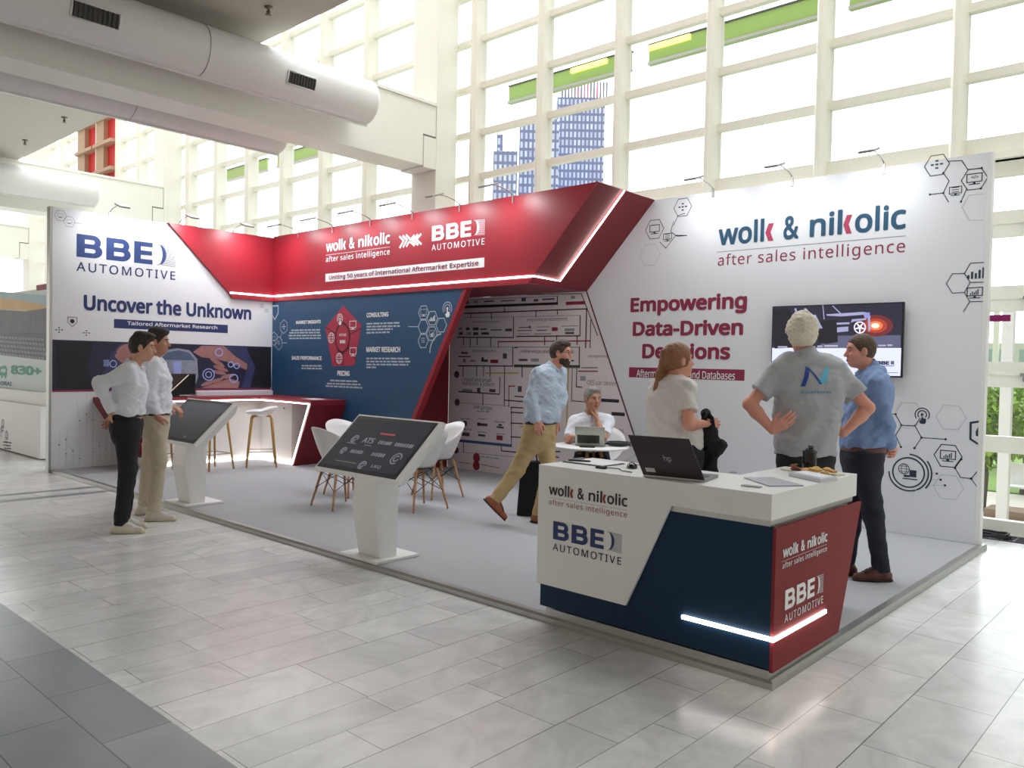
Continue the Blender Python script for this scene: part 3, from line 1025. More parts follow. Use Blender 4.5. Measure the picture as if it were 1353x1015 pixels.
for q, kind in (((136, 226), 'g'), ((66, 312), 's'), ((100, 345), 'l')):
    c = A(*q)
    hexa(l, PL_B, c, 0.11, 0.010, rot=0.52)
    if kind == 'g': grid_icon(f, PL_B, c, 0.05)
    if kind == 's': screen_icon(l, f, PL_B, c, 0.045)
    if kind == 'l': lines_icon(l, PL_B, c, 0.05)
ribbon(l, PL_B, [A(125, 265), A(112, 300), A(120, 325)], 0.010)
ribbon(l, PL_B, [A(120, 342), A(158, 342)], 0.010)
shield_icon(l, PL_B, A(72, 118), 0.13)
l.build('icon_lines', mat('soft_white_ink', (176, 188, 200)), wb)
f.build('icon_fills', M_whiteink, wb)

# ---- right wall
wolk_logo(PL_R, (-2.67, 2.695, -0.74, 3.172), wr, M_teal, mat('rose_ink', (176, 62, 92), 0.6), M_greyink, M_crimson, 0.02, 0.002)
for s, ul, ur, top, bas, desc in (('Empowering', (833, 413), (987, 405), (833, 394.5), (833, 413), .29), ('Data-Driven', (836, 444.5), (982, 438), (836, 426), (836, 444.5), 0), ('Decisions', (848.5, 474), (965, 468), (848.5, 455), (848.5, 474), 0)):
    v0, v1 = PL_R.at(*bas)[1], PL_R.at(*top)[1]
    letters(s, PL_R, (PL_R.at(*ul)[0], v0-desc*(v1-v0), PL_R.at(*ur)[0], v1+.01), 'lettering', M_crimson, wr, 0.032)
b = MB()
rect(b, PL_R, *pxbox(PL_R, (831, 498.5), (984, 488.5)))
tb = b.build('title_bar', M_crimson, wr)
letters('Aftermarket Data and Databases', PL_R, pxbox(PL_R, (841, 498.0), (971.5, 490.8)), 'lettering', M_whiteink, tb, 0.008, e=.003)
c7 = crop(1170, 520, .1577)
A = lambda x, y: PL_R.at(*c7(x, y))
l, f, p = MB(), MB(), MB()
ribbon(l, PL_R, [A(55, 172), A(85, 174), A(135, 266), A(248, 272), A(302, 370), A(504, 384)], 0.007)
ribbon(l, PL_R, [A(135, 266), A(85, 352), A(130, 448)], 0.007)
ribbon(l, PL_R, [A(248, 272), A(290, 205)], 0.007)
ribbon(l, PL_R, [A(302, 370), A(243, 458)], 0.007)
for q in ((85, 174), (135, 266), (248, 272), (302, 370), (504, 384), (130, 448), (243, 458), (635, 552), (583, 625), (718, 715), (430, 672), (462, 723), (498, 770)):
    ngon(f, PL_R, A(*q), 0.011, 8)
touch_icon(l, f, PL_R, A(308, 178), 0.068)
hexa(l, PL_R, A(523, 523), 0.115, 0.008)
screen_icon(l, f, PL_R, A(523, 523), 0.062)
bars_icon(f, PL_R, A(523, 518), 0.035)
ribbon(l, PL_R, [A(635, 552), A(583, 625), A(630, 704), A(718, 713), A(768, 655)], 0.007)
ribbon(l, PL_R, [A(718, 713), A(768, 785)], 0.007)
ribbon(f, PL_R, [A(778, 236), A(714, 246), A(712, 382), A(778, 425)], 0.018)
f.poly([PL_R.P(*A(*q), .0015) for q in ((755, 320), (777, 280), (777, 360), (757, 355))])
c = A(192, 662)
arc(f, PL_R, c, 0.138, 0, 2*PI, 0.013, n=40)
arc(f, PL_R, c, 0.172, PI*1.02, PI*1.62, 0.013, n=20)
arc(f, PL_R, c, 0.172, -PI*.35, PI*.48, 0.013, n=20)
arc(f, PL_R, c, 0.200, -PI*.22, PI*.20, 0.013, n=20)
globe_icon(l, PL_R, (c[0]-0.04, c[1]+0.03), 0.048)
rect(f, PL_R, c[0]+0.01, c[1]-0.04, c[0]+0.07, c[1]+0.025)
rect(f, PL_R, c[0]-0.05, c[1]-0.065, c[0]+0.08, c[1]-0.055)
rect(f, PL_R, c[0]-0.04, c[1]-0.045, c[0]+0.01, c[1]-0.025)
for y0, x1 in ((670, 420), (722, 455), (770, 490)):
    ribbon(p, PL_R, [A(380, y0), A(x1, y0)], 0.005)
for q in ((548, 200), (525, 785), (195, 175)):
    hexa(p, PL_R, A(*q), 0.125, 0.006)
# upper corners of the right wall
c8 = crop(1193, 180, .2363)
B8 = lambda x, y: PL_R.at(*c8(x, y))
hexa(l, PL_R, B8(190, 162), 0.105, 0.007)
grid_icon(f, PL_R, B8(190, 158), 0.055)
ribbon(l, PL_R, [B8(258, 140), B8(330, 136), B8(362, 186), B8(440, 180)], 0.007)
ribbon(l, PL_R, [B8(226, 206), B8(258, 250), B8(226, 318), B8(152, 326)], 0.007)
ribbon(l, PL_R, [B8(226, 318), B8(255, 368)], 0.007)
hexa(l, PL_R, B8(400, 240), 0.105, 0.007)
screen_icon(l, f, PL_R, B8(400, 238), 0.06)
letters('</>', PL_R, B8(380, 240)+B8(424, 216), 'icon_lettering', M_dark, wr, 0.01)
screen_icon(l, f, PL_R, B8(294, 306), 0.05)
lines_icon(l, PL_R, B8(294, 304), 0.045)
ribbon(l, PL_R, [B8(358, 292), B8(325, 366)], 0.007)
for q in ((440, 178), (436, 292), (226, 206), (226, 318), (152, 326), (325, 366)):
    ngon(f, PL_R, B8(*q), 0.010, 8)
ribbon(p, PL_R, [B8(450, 322), B8(370, 330), B8(330, 398), B8(372, 470), B8(450, 468)], 0.006)
ribbon(l, PL_R, [B8(452, 706), B8(378, 710), B8(344, 768), B8(376, 818), B8(452, 816)], 0.007)
ribbon(l, PL_R, [B8(344, 768), B8(276, 770), B8(243, 824), B8(276, 878), B8(344, 874), B8(376, 818)], 0.007)
ribbon(l, PL_R, [B8(344, 874), B8(374, 926), B8(446, 924)], 0.007)
ribbon(l, PL_R, [B8(374, 926), B8(338, 982)], 0.007)
bars_icon(f, PL_R, B8(410, 766), 0.07)
screen_icon(l, f, PL_R, B8(402, 875), 0.06)
bars_icon(f, PL_R, B8(400, 872), 0.035)
# cluster beside the red end panel
c9 = crop(740, 200, .34)
B9 = lambda x, y: PL_R.at(*c9(x, y))
cA = crop(893, 0, .34)
B0 = lambda x, y: PL_R.at(*cA(x, y))
hexa(l, PL_R, B0(27, 806), 0.115, 0.007)
grid_icon(f, PL_R, B0(27, 804), 0.06)
ribbon(l, PL_R, [B0(-8, 860), B0(-20, 900), B0(5, 918), B0(44, 915)], 0.007)
hexa(l, PL_R, PL_R.at(865, 303), 0.125, 0.007)
screen_icon(l, f, PL_R, PL_R.at(865, 303), 0.065)
screen_icon(l, f, PL_R, PL_R.at(882, 313.5), 0.055)
lines_icon(l, PL_R, PL_R.at(882, 313), 0.05)
ribbon(l, PL_R, [PL_R.at(*q) for q in ((893, 311), (880, 328), (872, 320))], 0.007)
ribbon(l, PL_R, [PL_R.at(*q) for q in ((893, 311), (907, 311))], 0.007)
ribbon(l, PL_R, [PL_R.at(*q) for q in ((890, 298), (896, 285), (905, 282))], 0.007)
hexa(p, PL_R, PL_R.at(859, 337), 0.14, 0.006)
l.build('icon_lines', M_dark, wr)
f.build('icon_fills', mat('slate_ink', (40, 54, 70), 0.6), wr)
p.build('pale_hexagons', M_paleink, wr)

# ---- network diagram in the alcove
cM = crop(590, 370, .1478)
cN = crop(590, 480, .1576)
A = lambda x, y: PL_R.at(*cM(x, y))
N = lambda x, y: PL_R.at(*cN(x, y))
l, f, g, cr = MB(), MB(), MB(), MB()
def pth(mb, pts, w, F=A): ribbon(mb, PL_R, [F(*q) for q in pts], w*0.7)
pth(l, [(130, 243), (990, 210)], 0.05)
pth(l, [(990, 210), (992, 145)], 0.02)
pth(g, [(160, 180), (992, 145)], 0.012)
pth(l, [(160, 300), (1253, 258)], 0.022)
for a, z in (((520, 250), (520, 285)), ((402, 290), (402, 345)), ((800, 272), (800, 330)), ((992, 268), (992, 305)), ((218, 305), (218, 335))): pth(l, [a, z], 0.022)
pth(l, [(600, 335), (598, 515), (100, 513)], 0.022)
pth(g, [(160, 335), (600, 330)], 0.010)
pth(l, [(1195, 320), (1193, 500), (625, 505)], 0.022)
pth(g, [(625, 330), (1195, 316)], 0.010)
for x in (152, 212, 275, 396): pth(l, [(x, 515), (x, 600 if x > 300 or x == 212 else 580)], 0.022)
for x, y in ((878, 580), (985, 555), (1168, 580)): pth(l, [(x, 505), (x, y)], 0.022)
pth(cr, [(463, 605), (463, 552), (1285, 545)], 0.022)
pth(l, [(1253, 258), (1244, 605)], 0.026)
pth(l, [(1290, 360), (1284, 605)], 0.018)
pth(l, [(594, 600), (592, 770), (105, 768)], 0.022)
pth(g, [(130, 600), (594, 600)], 0.010)
pth(l, [(1188, 600), (1186, 770), (610, 768)], 0.022)
pth(l, [(610, 600), (1188, 602)], 0.010)
for x in (148, 270, 332, 390): pth(l, [(x, 770), (x, 862)], 0.022)
pth(l, [(520, 770), (516, 1125)], 0.022)
pth(l, [(676, 770), (676, 865)], 0.026)
pth(l, [(478, 868), (474, 1022), (110, 998)], 0.022)
pth(l, [(1125, 790), (1118, 1080), (1260, 1092)], 0.016)
pth(l, [(1165, 790), (1160, 955), (1210, 960)], 0.020)
pth(l, [(1210, 785), (1350, 785)], 0.016)
pth(cr, [(1180, 816), (1350, 816)], 0.022)
pth(l, [(1205, 122), (1350, 495)], 0.018)
pth(l, [(715, 132), (1205, 122)], 0.014)
pth(cr, [(1075, 210), (1230, 203)], 0.06)
l2 = MB()
pth(l2, [(350, 832), (640, 832)], 0.03)
pth(l2, [(1090, 770), (1075, 1300)], 0.035)
pth(l2, [(660, 1310), (820, 1322)], 0.03)
l2.build('yellow_lines', mat('mustard_ink', (196, 180, 110), 0.6), wm)
l3 = MB()
pth(l3, [(610, 768), (1186, 776)], 0.055)
l3.build('green_line', mat('green_ink', (84, 110, 70), 0.6), wm)
pth(l, [(305, 262), (305, 350)], 0.022, N)
pth(cr, [(572, 192), (524, 192), (522, 365)], 0.022, N)
pth(l, [(545, 370), (545, 700)], 0.020, N)
pth(l, [(485, 310), (640, 322)], 0.022, N)
for y in (370, 412, 502, 618): pth(l, [(540, y), (640, y+5)], 0.022, N)
pth(l, [(572, 278), (645, 282)], 0.022, N)
pth(l, [(143, 655), (143, 745)], 0.022, N)
pth(l, [(460, 675), (460, 735), (600, 748), (940, 790)], 0.022, N)
pth(g, [(85, 742), (560, 785)], 0.010, N)
pth(g, [(85, 330), (520, 358)], 0.010, N)
pth(l, [(880, 740), (952, 742)], 0.022, N)
for q in ((85, 95), (90, 328), (80, 728)): ngon(f, PL_R, N(*q), 0.055, 8)
for q, s in (((252, 792), .07), ((250, 858), .07)): ngon(cr, PL_R, N(*q), s, 12)
for x, y, w, h in ((125, 435, 30, 24), (190, 437, 34, 24), (262, 437, 54, 26), (332, 440, 60, 14), (445, 447, 100, 12), (555, 447, 60, 26), (130, 478, 34, 24), (200, 480, 40, 26), (262, 480, 44, 26), (345, 478, 70, 22), (160, 652, 60, 16), (160, 685, 110, 8), (160, 722, 26, 34), (235, 724, 50, 16), (340, 722, 60, 20), (322, 712, 22, 40), (522, 680, 36, 46), (685, 715, 80, 18), (790, 716, 70, 26), (1115, 722, 50, 12), (690, 425, 90, 10), (745, 422, 18, 22), (865, 420, 110, 10), (1100, 412, 150, 8), (1100, 445, 88, 26), (1100, 475, 80, 20), (850, 450, 90, 10), (700, 452, 130, 10), (690, 482, 100, 8), (860, 482, 150, 8), (185, 990, 90, 24), (288, 985, 30, 40), (410, 990, 56, 26), (380, 190, 90, 16), (550, 185, 130, 16), (690, 175, 40, 34), (910, 172, 110, 20), (800, 182, 40, 24), (262, 195, 40, 26), (180, 200, 40, 30), (1130, 155, 36, 30), (655, 975, 36, 50), (1220, 880, 50, 40), (620, 605, 36, 10)):
    a, z = A(x-w/2, y+h/2), A(x+w/2, y-h/2)
    rect(f if (w*7+h) % 3 else g, PL_R, min(a[0], z[0]), min(a[1], z[1]), max(a[0], z[0]), max(a[1], z[1]))
for x, y, w, h in ((968, 440, 54, 34), (427, 728, 70, 30)):
    a, z = A(x-w/2, y+h/2), A(x+w/2, y-h/2)
    rect(cr, PL_R, a[0], a[1], z[0], z[1])
for x, y, w, h in ((445, 626, 52, 34), ):
    a, z = N(x-w/2, y+h/2), N(x+w/2, y-h/2)
    rect(cr, PL_R, a[0], a[1], z[0], z[1])
for x, y, w, h in ((155, 505, 34, 40), (155, 595, 76, 22), (300, 515, 86, 14), (270, 512, 22, 28), (295, 605, 60, 12), (450, 518, 30, 14), (450, 538, 60, 10)):
    a, z = N(x-w/2, y+h/2), N(x+w/2, y-h/2)
    rect(f, PL_R, a[0], a[1], z[0], z[1])
para(g, PL_R, N, [((115, 465), (210, 468)), ((265, 465), (340, 468)), ((400, 490), (490, 496)), ((110, 552), (210, 558)), ((260, 575), (340, 580)), ((415, 590), (490, 596)), ((290, 782), (440, 802)), ((290, 850), (440, 880)), ((105, 830), (195, 840)), ((255, 402), (360, 405))], .014, 9)
l.build('diagram_lines', mat('diagram_black_ink', (44, 36, 40), 0.6), wm)
f.build('printed_marks', mat('diagram_dark_ink', (84, 76, 80), 0.6), wm)
g.build('fine_print', M_greyink, wm)
cr.build('crimson_marks', mat('diagram_crimson_ink', (140, 40, 60), 0.6), wm)
b = MB()
a, z = N(78, 645), N(545, 690)
b.poly([PL_R.P(*N(*q), .002) for q in ((78, 635), (545, 680), (545, 704), (78, 657))])
b.build('blue_bar', mat('blue_bar_ink', (62, 88, 140), 0.6), wm)
for s, F, a, z in (('corporate procurement', A, (718, 380), (1084, 332)), ('OE wholesale groups', A, (230, 390), (470, 360)), ('IAM wholesalers', A, (228, 645), (446, 620)), ('online shops and marketplaces', A, (660, 660), (1140, 622)), ('retail and small', A, (160, 905), (402, 876)), ('distributors & jobbers', A, (140, 950), (428, 915)), ('IAM garages', N, (228, 392), (386, 358)), ('companies', A, (1268, 700), (1440, 668))):
    bx = F(*a)+F(*z)
    letters(s, PL_R, bx, 'lettering', mat('diagram_grey_ink', (118, 110, 116), 0.6), wm, 0.004)
letters('OES car dealerships', PL_R, pxbox(PL_R, (776, 508), (817, 500)), 'lettering', mat('diagram_grey_ink', (118, 110, 116)), wm, 0.0) if False else None
letters('OES car dealer', PL_R, pxbox(PL_R, (775.5, 508.2), (815, 503.2)), 'lettering', mat('diagram_grey_ink', (118, 110, 116)), wm, 0.0)
letters('erships', PL_R, pxbox(PL_R, (802, 572), (824, 566)), 'lettering', mat('diagram_grey_ink', (118, 110, 116)), wr, 0.0)
pb = MB()
for a, z in (((794, 531), (818, 528)), ((808, 549), (825.5, 545.5))):
    rect(pb, PL_R, *pxbox(PL_R, a, z))
for k in range(4):
    ngon(pb, PL_R, PL_R.at(807+k*2.6, 590), 0.012, 8)
arc(pb, PL_R, PL_R.at(833.5, 587), 0.022, 0, 2*PI, 0.008)
pb.build('printed_marks', mat('diagram_black_ink', (44, 36, 40)), wr)
b = MB()
ribbon(b, PL_R, [(-4.468, 2.50), (-3.402, ZP)], 0.02)
b.build('diagram_border', mat('diagram_plum_ink', (92, 44, 62), 0.6), wr)

# ---- counter lettering
wolk_logo(PL_CF, pxbox(PL_CF, (725.3, 666.5), (829.5, 653.5)), ct, M_black, mat('dull_red_ink', (150, 56, 56), 0.6), M_greyink, mat('dull_red_ink', (150, 56, 56)), 0.016, 0.002)
bbe_logo(PL_CF, pxbox(PL_CF, (730.5, 727), (822, 705.5)), ct, M_navy, M_dark, M_greyink, M_navy)
wolk_logo(PL_CS, pxbox(PL_CS, (1033.2, 752), (1092.8, 700.5)), ct, M_whiteink, M_whiteink, M_whiteink, M_whiteink, 0.022, 0.006)
bbe_logo(PL_CS, pxbox(PL_CS, (1036, 823.5), (1088.1, 757)), ct, M_whiteink, M_whiteink, mat('silver_ink', (186, 184, 186), 0.6), M_whiteink)

# ------------------------------------------------------------------ television
tv = thing('television', 'wall-mounted flat television showing a car undercarriage', 'television', (-1.35, 4.28, 1.85))
PL_T = Plane((0, 4.262, 0), (1, 0, 0), (0, -1, 0))
x0, x1, z0, z1 = -2.0, -0.715, 1.515, 2.225
MB().box(x0, x1, 4.264, 4.30, z0, z1).build('case', M_black, tv, bevel=0.004)
MB().box(-1.6, -1.1, 4.30, 4.324, 1.7, 2.05).build('wall_mount', M_black, tv)
def emi(name, rgb, s=0.9): return mat(name, rgb, 0.3, emit=s, var=0.12, nscale=5)
b = MB()
rect(b, PL_T, x0+.012, z0+.016, x1-.012, z1-.012, 0.0)
sc = b.build('screen', emi('screen_night_picture', (34, 34, 52), 0.7), tv)
zs = z0+.016+0.37*(z1-z0)
b = MB()
rect(b, PL_T, x0+.012, z0+.016, x1-.012, zs, 0.001)
b.build('screen_caption_field', emi('screen_lavender_white', (206, 212, 238), 0.75), sc)
cT = crop(1000, 380, .1552)
T = lambda x, y: PL_T.at(*cT(x, y))
def tp(mb, pts, e): mb.poly([PL_T.P(*T(*q), e) for q in pts])
b = MB()
tp(b, [(690, 410), (1225, 405), (1225, 512), (500, 520), (600, 440)], 0.001)
b.build('screen_road', emi('screen_road_grey', (84, 86, 112), 0.7), sc)
for r, c_, e_ in ((150, (96, 36, 40), 0.0012), (100, (150, 56, 40), 0.0016), (62, (214, 110, 70), 0.002), (34, (255, 226, 200), 0.0024)):
    b = MB()
    tp(b, [(1010+r*math.cos(2*PI*k/24), 325+0.62*r*math.sin(2*PI*k/24)) for k in range(24)], e_)
    b.build('screen_glow', emi('screen_glow_%d' % r, c_, 0.9), sc)
b = MB()
tp(b, [(150, 520), (140, 190), (260, 175), (330, 260), (340, 510)], 0.0012)
tp(b, [(520, 470), (540, 290), (680, 270), (690, 465), (590, 480)], 0.0012)
b.build('screen_car_body', emi('screen_near_black', (22, 22, 34), 0.5), sc)
b = MB()
for q in ([(590, 228), (900, 208), (960, 215), (970, 260), (920, 262), (910, 232), (720, 246), (600, 240)], [(680, 300), (790, 296), (790, 312), (680, 316)], [(684, 340), (780, 332), (780, 372), (684, 382)], [(800, 300), (812, 270), (930, 262), (935, 275), (825, 290)], [(400, 180), (420, 176), (548, 330), (540, 350)], [(320, 178), (338, 176), (350, 250), (340, 252)], [(470, 240), (500, 230), (560, 345), (548, 352)], [(560, 150), (566, 150), (578, 270), (570, 270)], [(640, 155), (650, 154), (735, 235), (722, 236)], [(915, 215), (962, 212), (970, 360), (950, 380), (945, 260), (920, 262)]):
    tp(b, q, 0.0028)
b.build('screen_metal_parts', emi('screen_metal_lilac', (150, 150, 186), 0.7), sc)
b = MB()
for k in range(24):
    a, d = 2*PI*k/24, 2*PI*(k+1)/24
    tp(b, [(878+52*math.cos(a), 340+52*math.sin(a)), (878+52*math.cos(d), 340+52*math.sin(d)), (878+42*math.cos(d), 340+42*math.sin(d)), (878+42*math.cos(a), 340+42*math.sin(a))], 0.0034)
for k in range(5):
    a = PI/2+2*PI*k/5
    ca, sa = math.cos(a), math.sin(a)
    tp(b, [(878-8*sa, 340+8*ca), (878+8*sa, 340-8*ca), (878+44*ca+5*sa, 340+44*sa-5*ca), (878+44*ca-5*sa, 340+44*sa+5*ca)], 0.0036)
b.build('screen_wheel', emi('screen_wheel_white', (214, 214, 232), 0.8), sc)
letters('BBE', PL_T, T(1022, 657)+T(1130, 626), 'screen_lettering', emi('screen_navy', (30, 32, 60), 0.4), sc, 0.05, e=.003)
b = MB()
tp(b, [(1140, 626), (1170, 625), (1170, 655), (1140, 656)], 0.003)
tp(b, [(1030, 666), (1172, 664), (1172, 670), (1030, 672)], 0.003)
tp(b, [(1050, 722), (1200, 722), (1200, 727), (1050, 727)], 0.003)
b.build('screen_marks', emi('screen_soft_navy', (96, 98, 130), 0.5), sc)
letters('en', PL_T, T(722, 672)+T(775, 645), 'screen_lettering', emi('screen_soft_navy', (96, 98, 130), 0.5), sc, 0.0, e=.003)
b = MB()
for a, z in (((180, 512), (260, 500)), ((515, 506), (560, 494)), ((575, 504), (690, 490)), ((1035, 500), (1100, 487)), ((1112, 498), (1155, 484))):
    rect(b, PL_T, *(T(*a)+T(*z)), 0.003)
b.build('screen_caption', emi('screen_caption_grey', (170, 172, 190), 0.6), sc)
# ------------------------------------------------------------------ touch-screen kiosks
def make_kiosk(dx, dy, label, logos):
    t = thing('touch_screen_kiosk', label, 'kiosk', (-3.30+dx, 0.2+dy, ZP), 'white touch-screen kiosks along the platform edge')
    def o(x, y, z): return (x+dx, y+dy, z)
    MB().box(-3.56+dx, -3.09+dx, 0.0+dy, 0.42+dy, ZP, ZP+0.022).build('base_plate', M_white, t, bevel=0.002)
    prof = [(0.09, ZP+0.022), (0.018, 0.46), (0.055, 0.72), (0.10, 0.84), (0.27, 0.98), (0.255, 0.46), (0.245, ZP+0.022)]
    MB().prism([o(-3.43, y, z) for y, z in prof], (0.275, 0, 0)).build('column', M_white, t, bevel=0.003)
    n = np.array((0, -0.690, 0.724))
    a = np.array((0, 0.724, 0.690))
    c0 = np.array(o(-3.32, -0.05, 0.71))
    L, W2, th = 0.594, 0.515, 0.075
    def q(u, s, d): return c0+a*u+np.array((s, 0, 0))-n*d
    hb = MB()
    top = [q(0, -W2, 0), q(0, W2, 0), q(L, W2, 0), q(L, -W2, 0)]
    mid = [q(-0.012, -W2-.008, .03), q(-0.012, W2+.008, .03), q(L+.012, W2+.008, .03), q(L+.012, -W2-.008, .03)]
    bot = [q(0.05, -W2+.05, th+.035), q(0.05, W2-.05, th+.035), q(L-.05, W2-.05, th+.035), q(L-.05, -W2+.05, th+.035)]
    hb.add(top+mid+bot, [(0, 1, 2, 3), (11, 10, 9, 8)]+[(b+i, 4+b+i, 4+b+(i+1) % 4, b+(i+1) % 4) for b in (0, 4) for i in range(4)])
    hs = hb.build('screen_housing', M_white, t)
    class TP:
        def P(self, u, v, e=0.0): return q(v, u, -e)
    tp = TP()
    b = MB()
    rect(b, tp, -W2+.014, 0.012, W2-.03, L-.016, 0.001)
    b.build('bezel', M_black, hs)
    b = MB()
    rect(b, tp, -W2+.045, 0.045, W2-.06, L-.045, 0.002)
    sc = b.build('screen', M_screen, hs)
    if logos:
        M_mark = mat('screen_soft_grey', (150, 154, 166), 0.3, emit=0.12)
        b = MB()
        rect(b, tp, -.06, .405, .12, .422, .003)
        b.build('screen_title', mat('screen_soft_red', (190, 70, 84), 0.3, emit=0.2), sc)
        g = MB()
        for s, x0, y0, x1, y1 in (('ATS', -.20, .30, -.06, .36), ('ACRO', .0, .305, .16, .345), ('continent', .20, .305, .42, .345), ('NTEC', -.24, .185, -.07, .225), ('MAHLE', .03, .185, .20, .225), ('LKQ', .13, .075, .24, .11)):
            if s in ('ATS', 'LKQ'):
                letters(s, tp, (x0, y0, x1, y1), 'screen_lettering', M_mark, sc, 0.03, e=.003)
            else:
                r = random.Random(len(s)+int(100*x0))
                u = x0
                while u < x1-.01:
                    rect(g, tp, u, y0+.004, u+.016+.006*r.random(), y1-.004*r.random(), .003)
                    u += .027
        for x, y, r in ((-.31, .33, .035), (-.33, .20, .03), (.02, .09, .035), (.33, .195, .05)):
            arc(g, tp, (x, y), r, 0, 5.2, .012, .003)
            arc(g, tp, (x, y), r*.5, 1, 6, .012, .003)
        rect(g, tp, -.37, .28, -.25, .287, .003)
        rect(g, tp, -.33, .093, -.06, .099, .003)
        rect(g, tp, -.14, .278, -.05, .284, .003)
        g.build('screen_marks', M_mark, sc)
    else:
        g = MB()
        ngon(g, tp, (0.20, .085), .010, 6, 0, .003)
        rect(g, tp, .192, .066, .208, .076, .003)
        g.build('screen_marks', mat('screen_soft_grey', (150, 154, 166)), sc)
    return t
make_kiosk(0, 0, 'white touch-screen kiosk showing grey supplier logos, in front of white chairs', True)
make_kiosk(-3.14, 0.03, 'white touch-screen kiosk with a blank grey screen, beside the men in white shirts', False)

# ------------------------------------------------------------------ white shell chairs, wooden legs
def make_chair(label, group):
    t = thing('shell_chair', label, 'chair', (0, 0, 0), group)
    def fn(u, v):
        a = 2*PI*u
        s = v
        front = max(0.0, math.cos(a))          # +y is the front
        back = max(0.0, -math.cos(a))
        side = abs(math.sin(a))
        rim = 0.03+0.36*back**1.5+0.19*side**2.2*(1-0.55*front)
        lean = 1+0.10*back
        r = 0.30*s*lean
        w = max(0.0, (s-0.42)/0.58)
        z = 0.43+0.025*s*s+rim*w**1.35
        rr = r*(1-0.10*w*side)
        return (rr*math.sin(a)*1.0, rr*math.cos(a)*0.92-0.0, z)
    g = MB().grid(fn, 36, 12)
    g.build('seat_shell', M_shell, t, solid=0.008)
    for sx in (-1, 1):
        for sy in (-1, 1):
            MB().tube([(sx*.13, sy*.12, .425), (sx*.215, sy*.205, 0.03), (sx*.218, sy*.208, 0.0)], [.016, .011, .010], 8).build('leg', M_wood, t)
    w = MB()
    for a, b in (((.145, .135), (-.19, .18)), ((-.145, .135), (.19, .18)), ((.145, -.135), (-.19, -.18)), ((-.145, -.135), (.19, -.18)), ((.145, .135), (.19, -.18)), ((.145, -.135), (.19, .18)), ((-.145, .135), (-.19, -.18)), ((-.145, -.135), (-.19, .18))):
        w.tube([(a[0], a[1], .36), (b[0], b[1], .19)], .004, 5)
    w.build('wire_brace', M_black, t)
    w = MB()
    w.lathe([(0.09, .415), (.15, .425), (.15, .432)], n=16)
    w.build('seat_mount', M_black, t)
    return t
ch0 = make_chair('white shell chair with wooden legs right behind the kiosk with the logos', 'white shell chairs with wooden legs')
def aim(x, y, tx, ty): return math.atan2(-(tx-x), ty-y)
CHT = (-5.24, 1.85)
spots = [(-5.29, 1.24, 'white shell chair with wooden legs, its pointed arm showing beside the kiosk with the logos'),
         (-5.86, 1.80, 'white shell chair seen over the pointed chair arm, nearest the dark red bar'),
         (-4.68, 1.80, 'white shell chair showing its rounded back beyond the tall edge of the kiosk'),
         (-5.12, 2.46, 'white shell chair hidden behind the kiosk except for its thin wooden legs')]
for k, (x, y, lb) in enumerate(spots):
    rz = aim(x, y, *CHT)
    if k == 0:
        ch0.location = (x, y, ZP)
        ch0.rotation_euler = (0, 0, rz)
        ch0['label'] = lb
    else:
        copy_tree(ch0, (x, y, ZP), rz, lb)
copy_tree(ch0, (-2.93, 3.36, ZP), 1.9, 'empty white shell chair at the round table beside the seated man')
copy_tree(ch0, (-3.62, 3.52, ZP), math.pi+0.55, 'white shell chair that the man at the round table sits on')

# ------------------------------------------------------------------ bar stools
def make_stool(label):
    t = thing('bar_stool', label, 'bar stool', (0, 0, 0), 'bar stools at the dark red bar')
    def fn(u, v):
        a = 2*PI*u
        back = max(0.0, -math.cos(a))
        w = max(0.0, (v-0.5)/0.5)
        return (0.235*v*math.sin(a), 0.215*v*math.cos(a), 0.735+(0.035+0.075*back**0.8+0.03*abs(math.sin(a)))*w**1.4)
    MB().grid(fn, 32, 10).build('seat_shell', M_shell, t, solid=0.012)
    for sx in (-1, 1):
        for sy in (-1, 1):
            MB().tube([(sx*.06, sy*.06, .722), (sx*.115, sy*.115, .715), (sx*.135, sy*.135, .68), (sx*.20, sy*.20, .0)], [.016, .018, .018, .012], 8).build('leg', M_oak, t)
    r = MB()
    c = [(.178, .178, .22), (-.178, .178, .22), (-.178, -.178, .22), (.178, -.178, .22)]
    for a, b in zip(c, c[1:]+c[:1]): r.tube([a, b], .006, 6)
    r.build('footrest', M_metal, t)
    return t
st = make_stool('white bar stool with oak legs in the corner of the bar')
st.location = (-8.66, 2.30, ZP)
st.rotation_euler = (0, 0, -0.5+PI)
copy_tree(st, (-8.77, 1.62, ZP), 1.75, 'white bar stool with oak legs partly hidden by the kiosk with the blank screen')
copy_tree(st, (-8.90, 0.98, ZP), 1.4, 'white bar stool almost hidden behind the man in beige trousers')

# ------------------------------------------------------------------ round table, the laptop and case on it
TX, TY, TZ = -3.38, 3.02, 0.735
rt = thing('round_table', 'small round white table with wooden legs in front of the seated man', 'table', (TX, TY, ZP))
MB().lathe([(.385, -.022), (.40, -.016), (.40, -.004), (.395, 0.0)], (TX, TY, TZ), 40).build('tabletop', M_white, rt)
for k in range(4):
    a = 0.35+k*PI/2
    ca, sa = math.cos(a), math.sin(a)
    MB().tube([(TX+.10*ca, TY+.10*sa, TZ-.03), (TX+.28*ca, TY+.28*sa, ZP+.006)], [.02, .013], 10).build('leg', M_wood, rt)
w = MB()
for k in range(4):
    a = 0.35+k*PI/2
    b = a+PI/2
    w.tube([(TX+.14*math.cos(a), TY+.14*math.sin(a), TZ-.16), (TX+.20*math.cos(b), TY+.20*math.sin(b), TZ-.34)], .005, 5)
w.lathe([(.12, TZ-.04), (.16, TZ-.024)], (TX, TY, 0), 20)
w.build('wire_brace', M_black, rt)

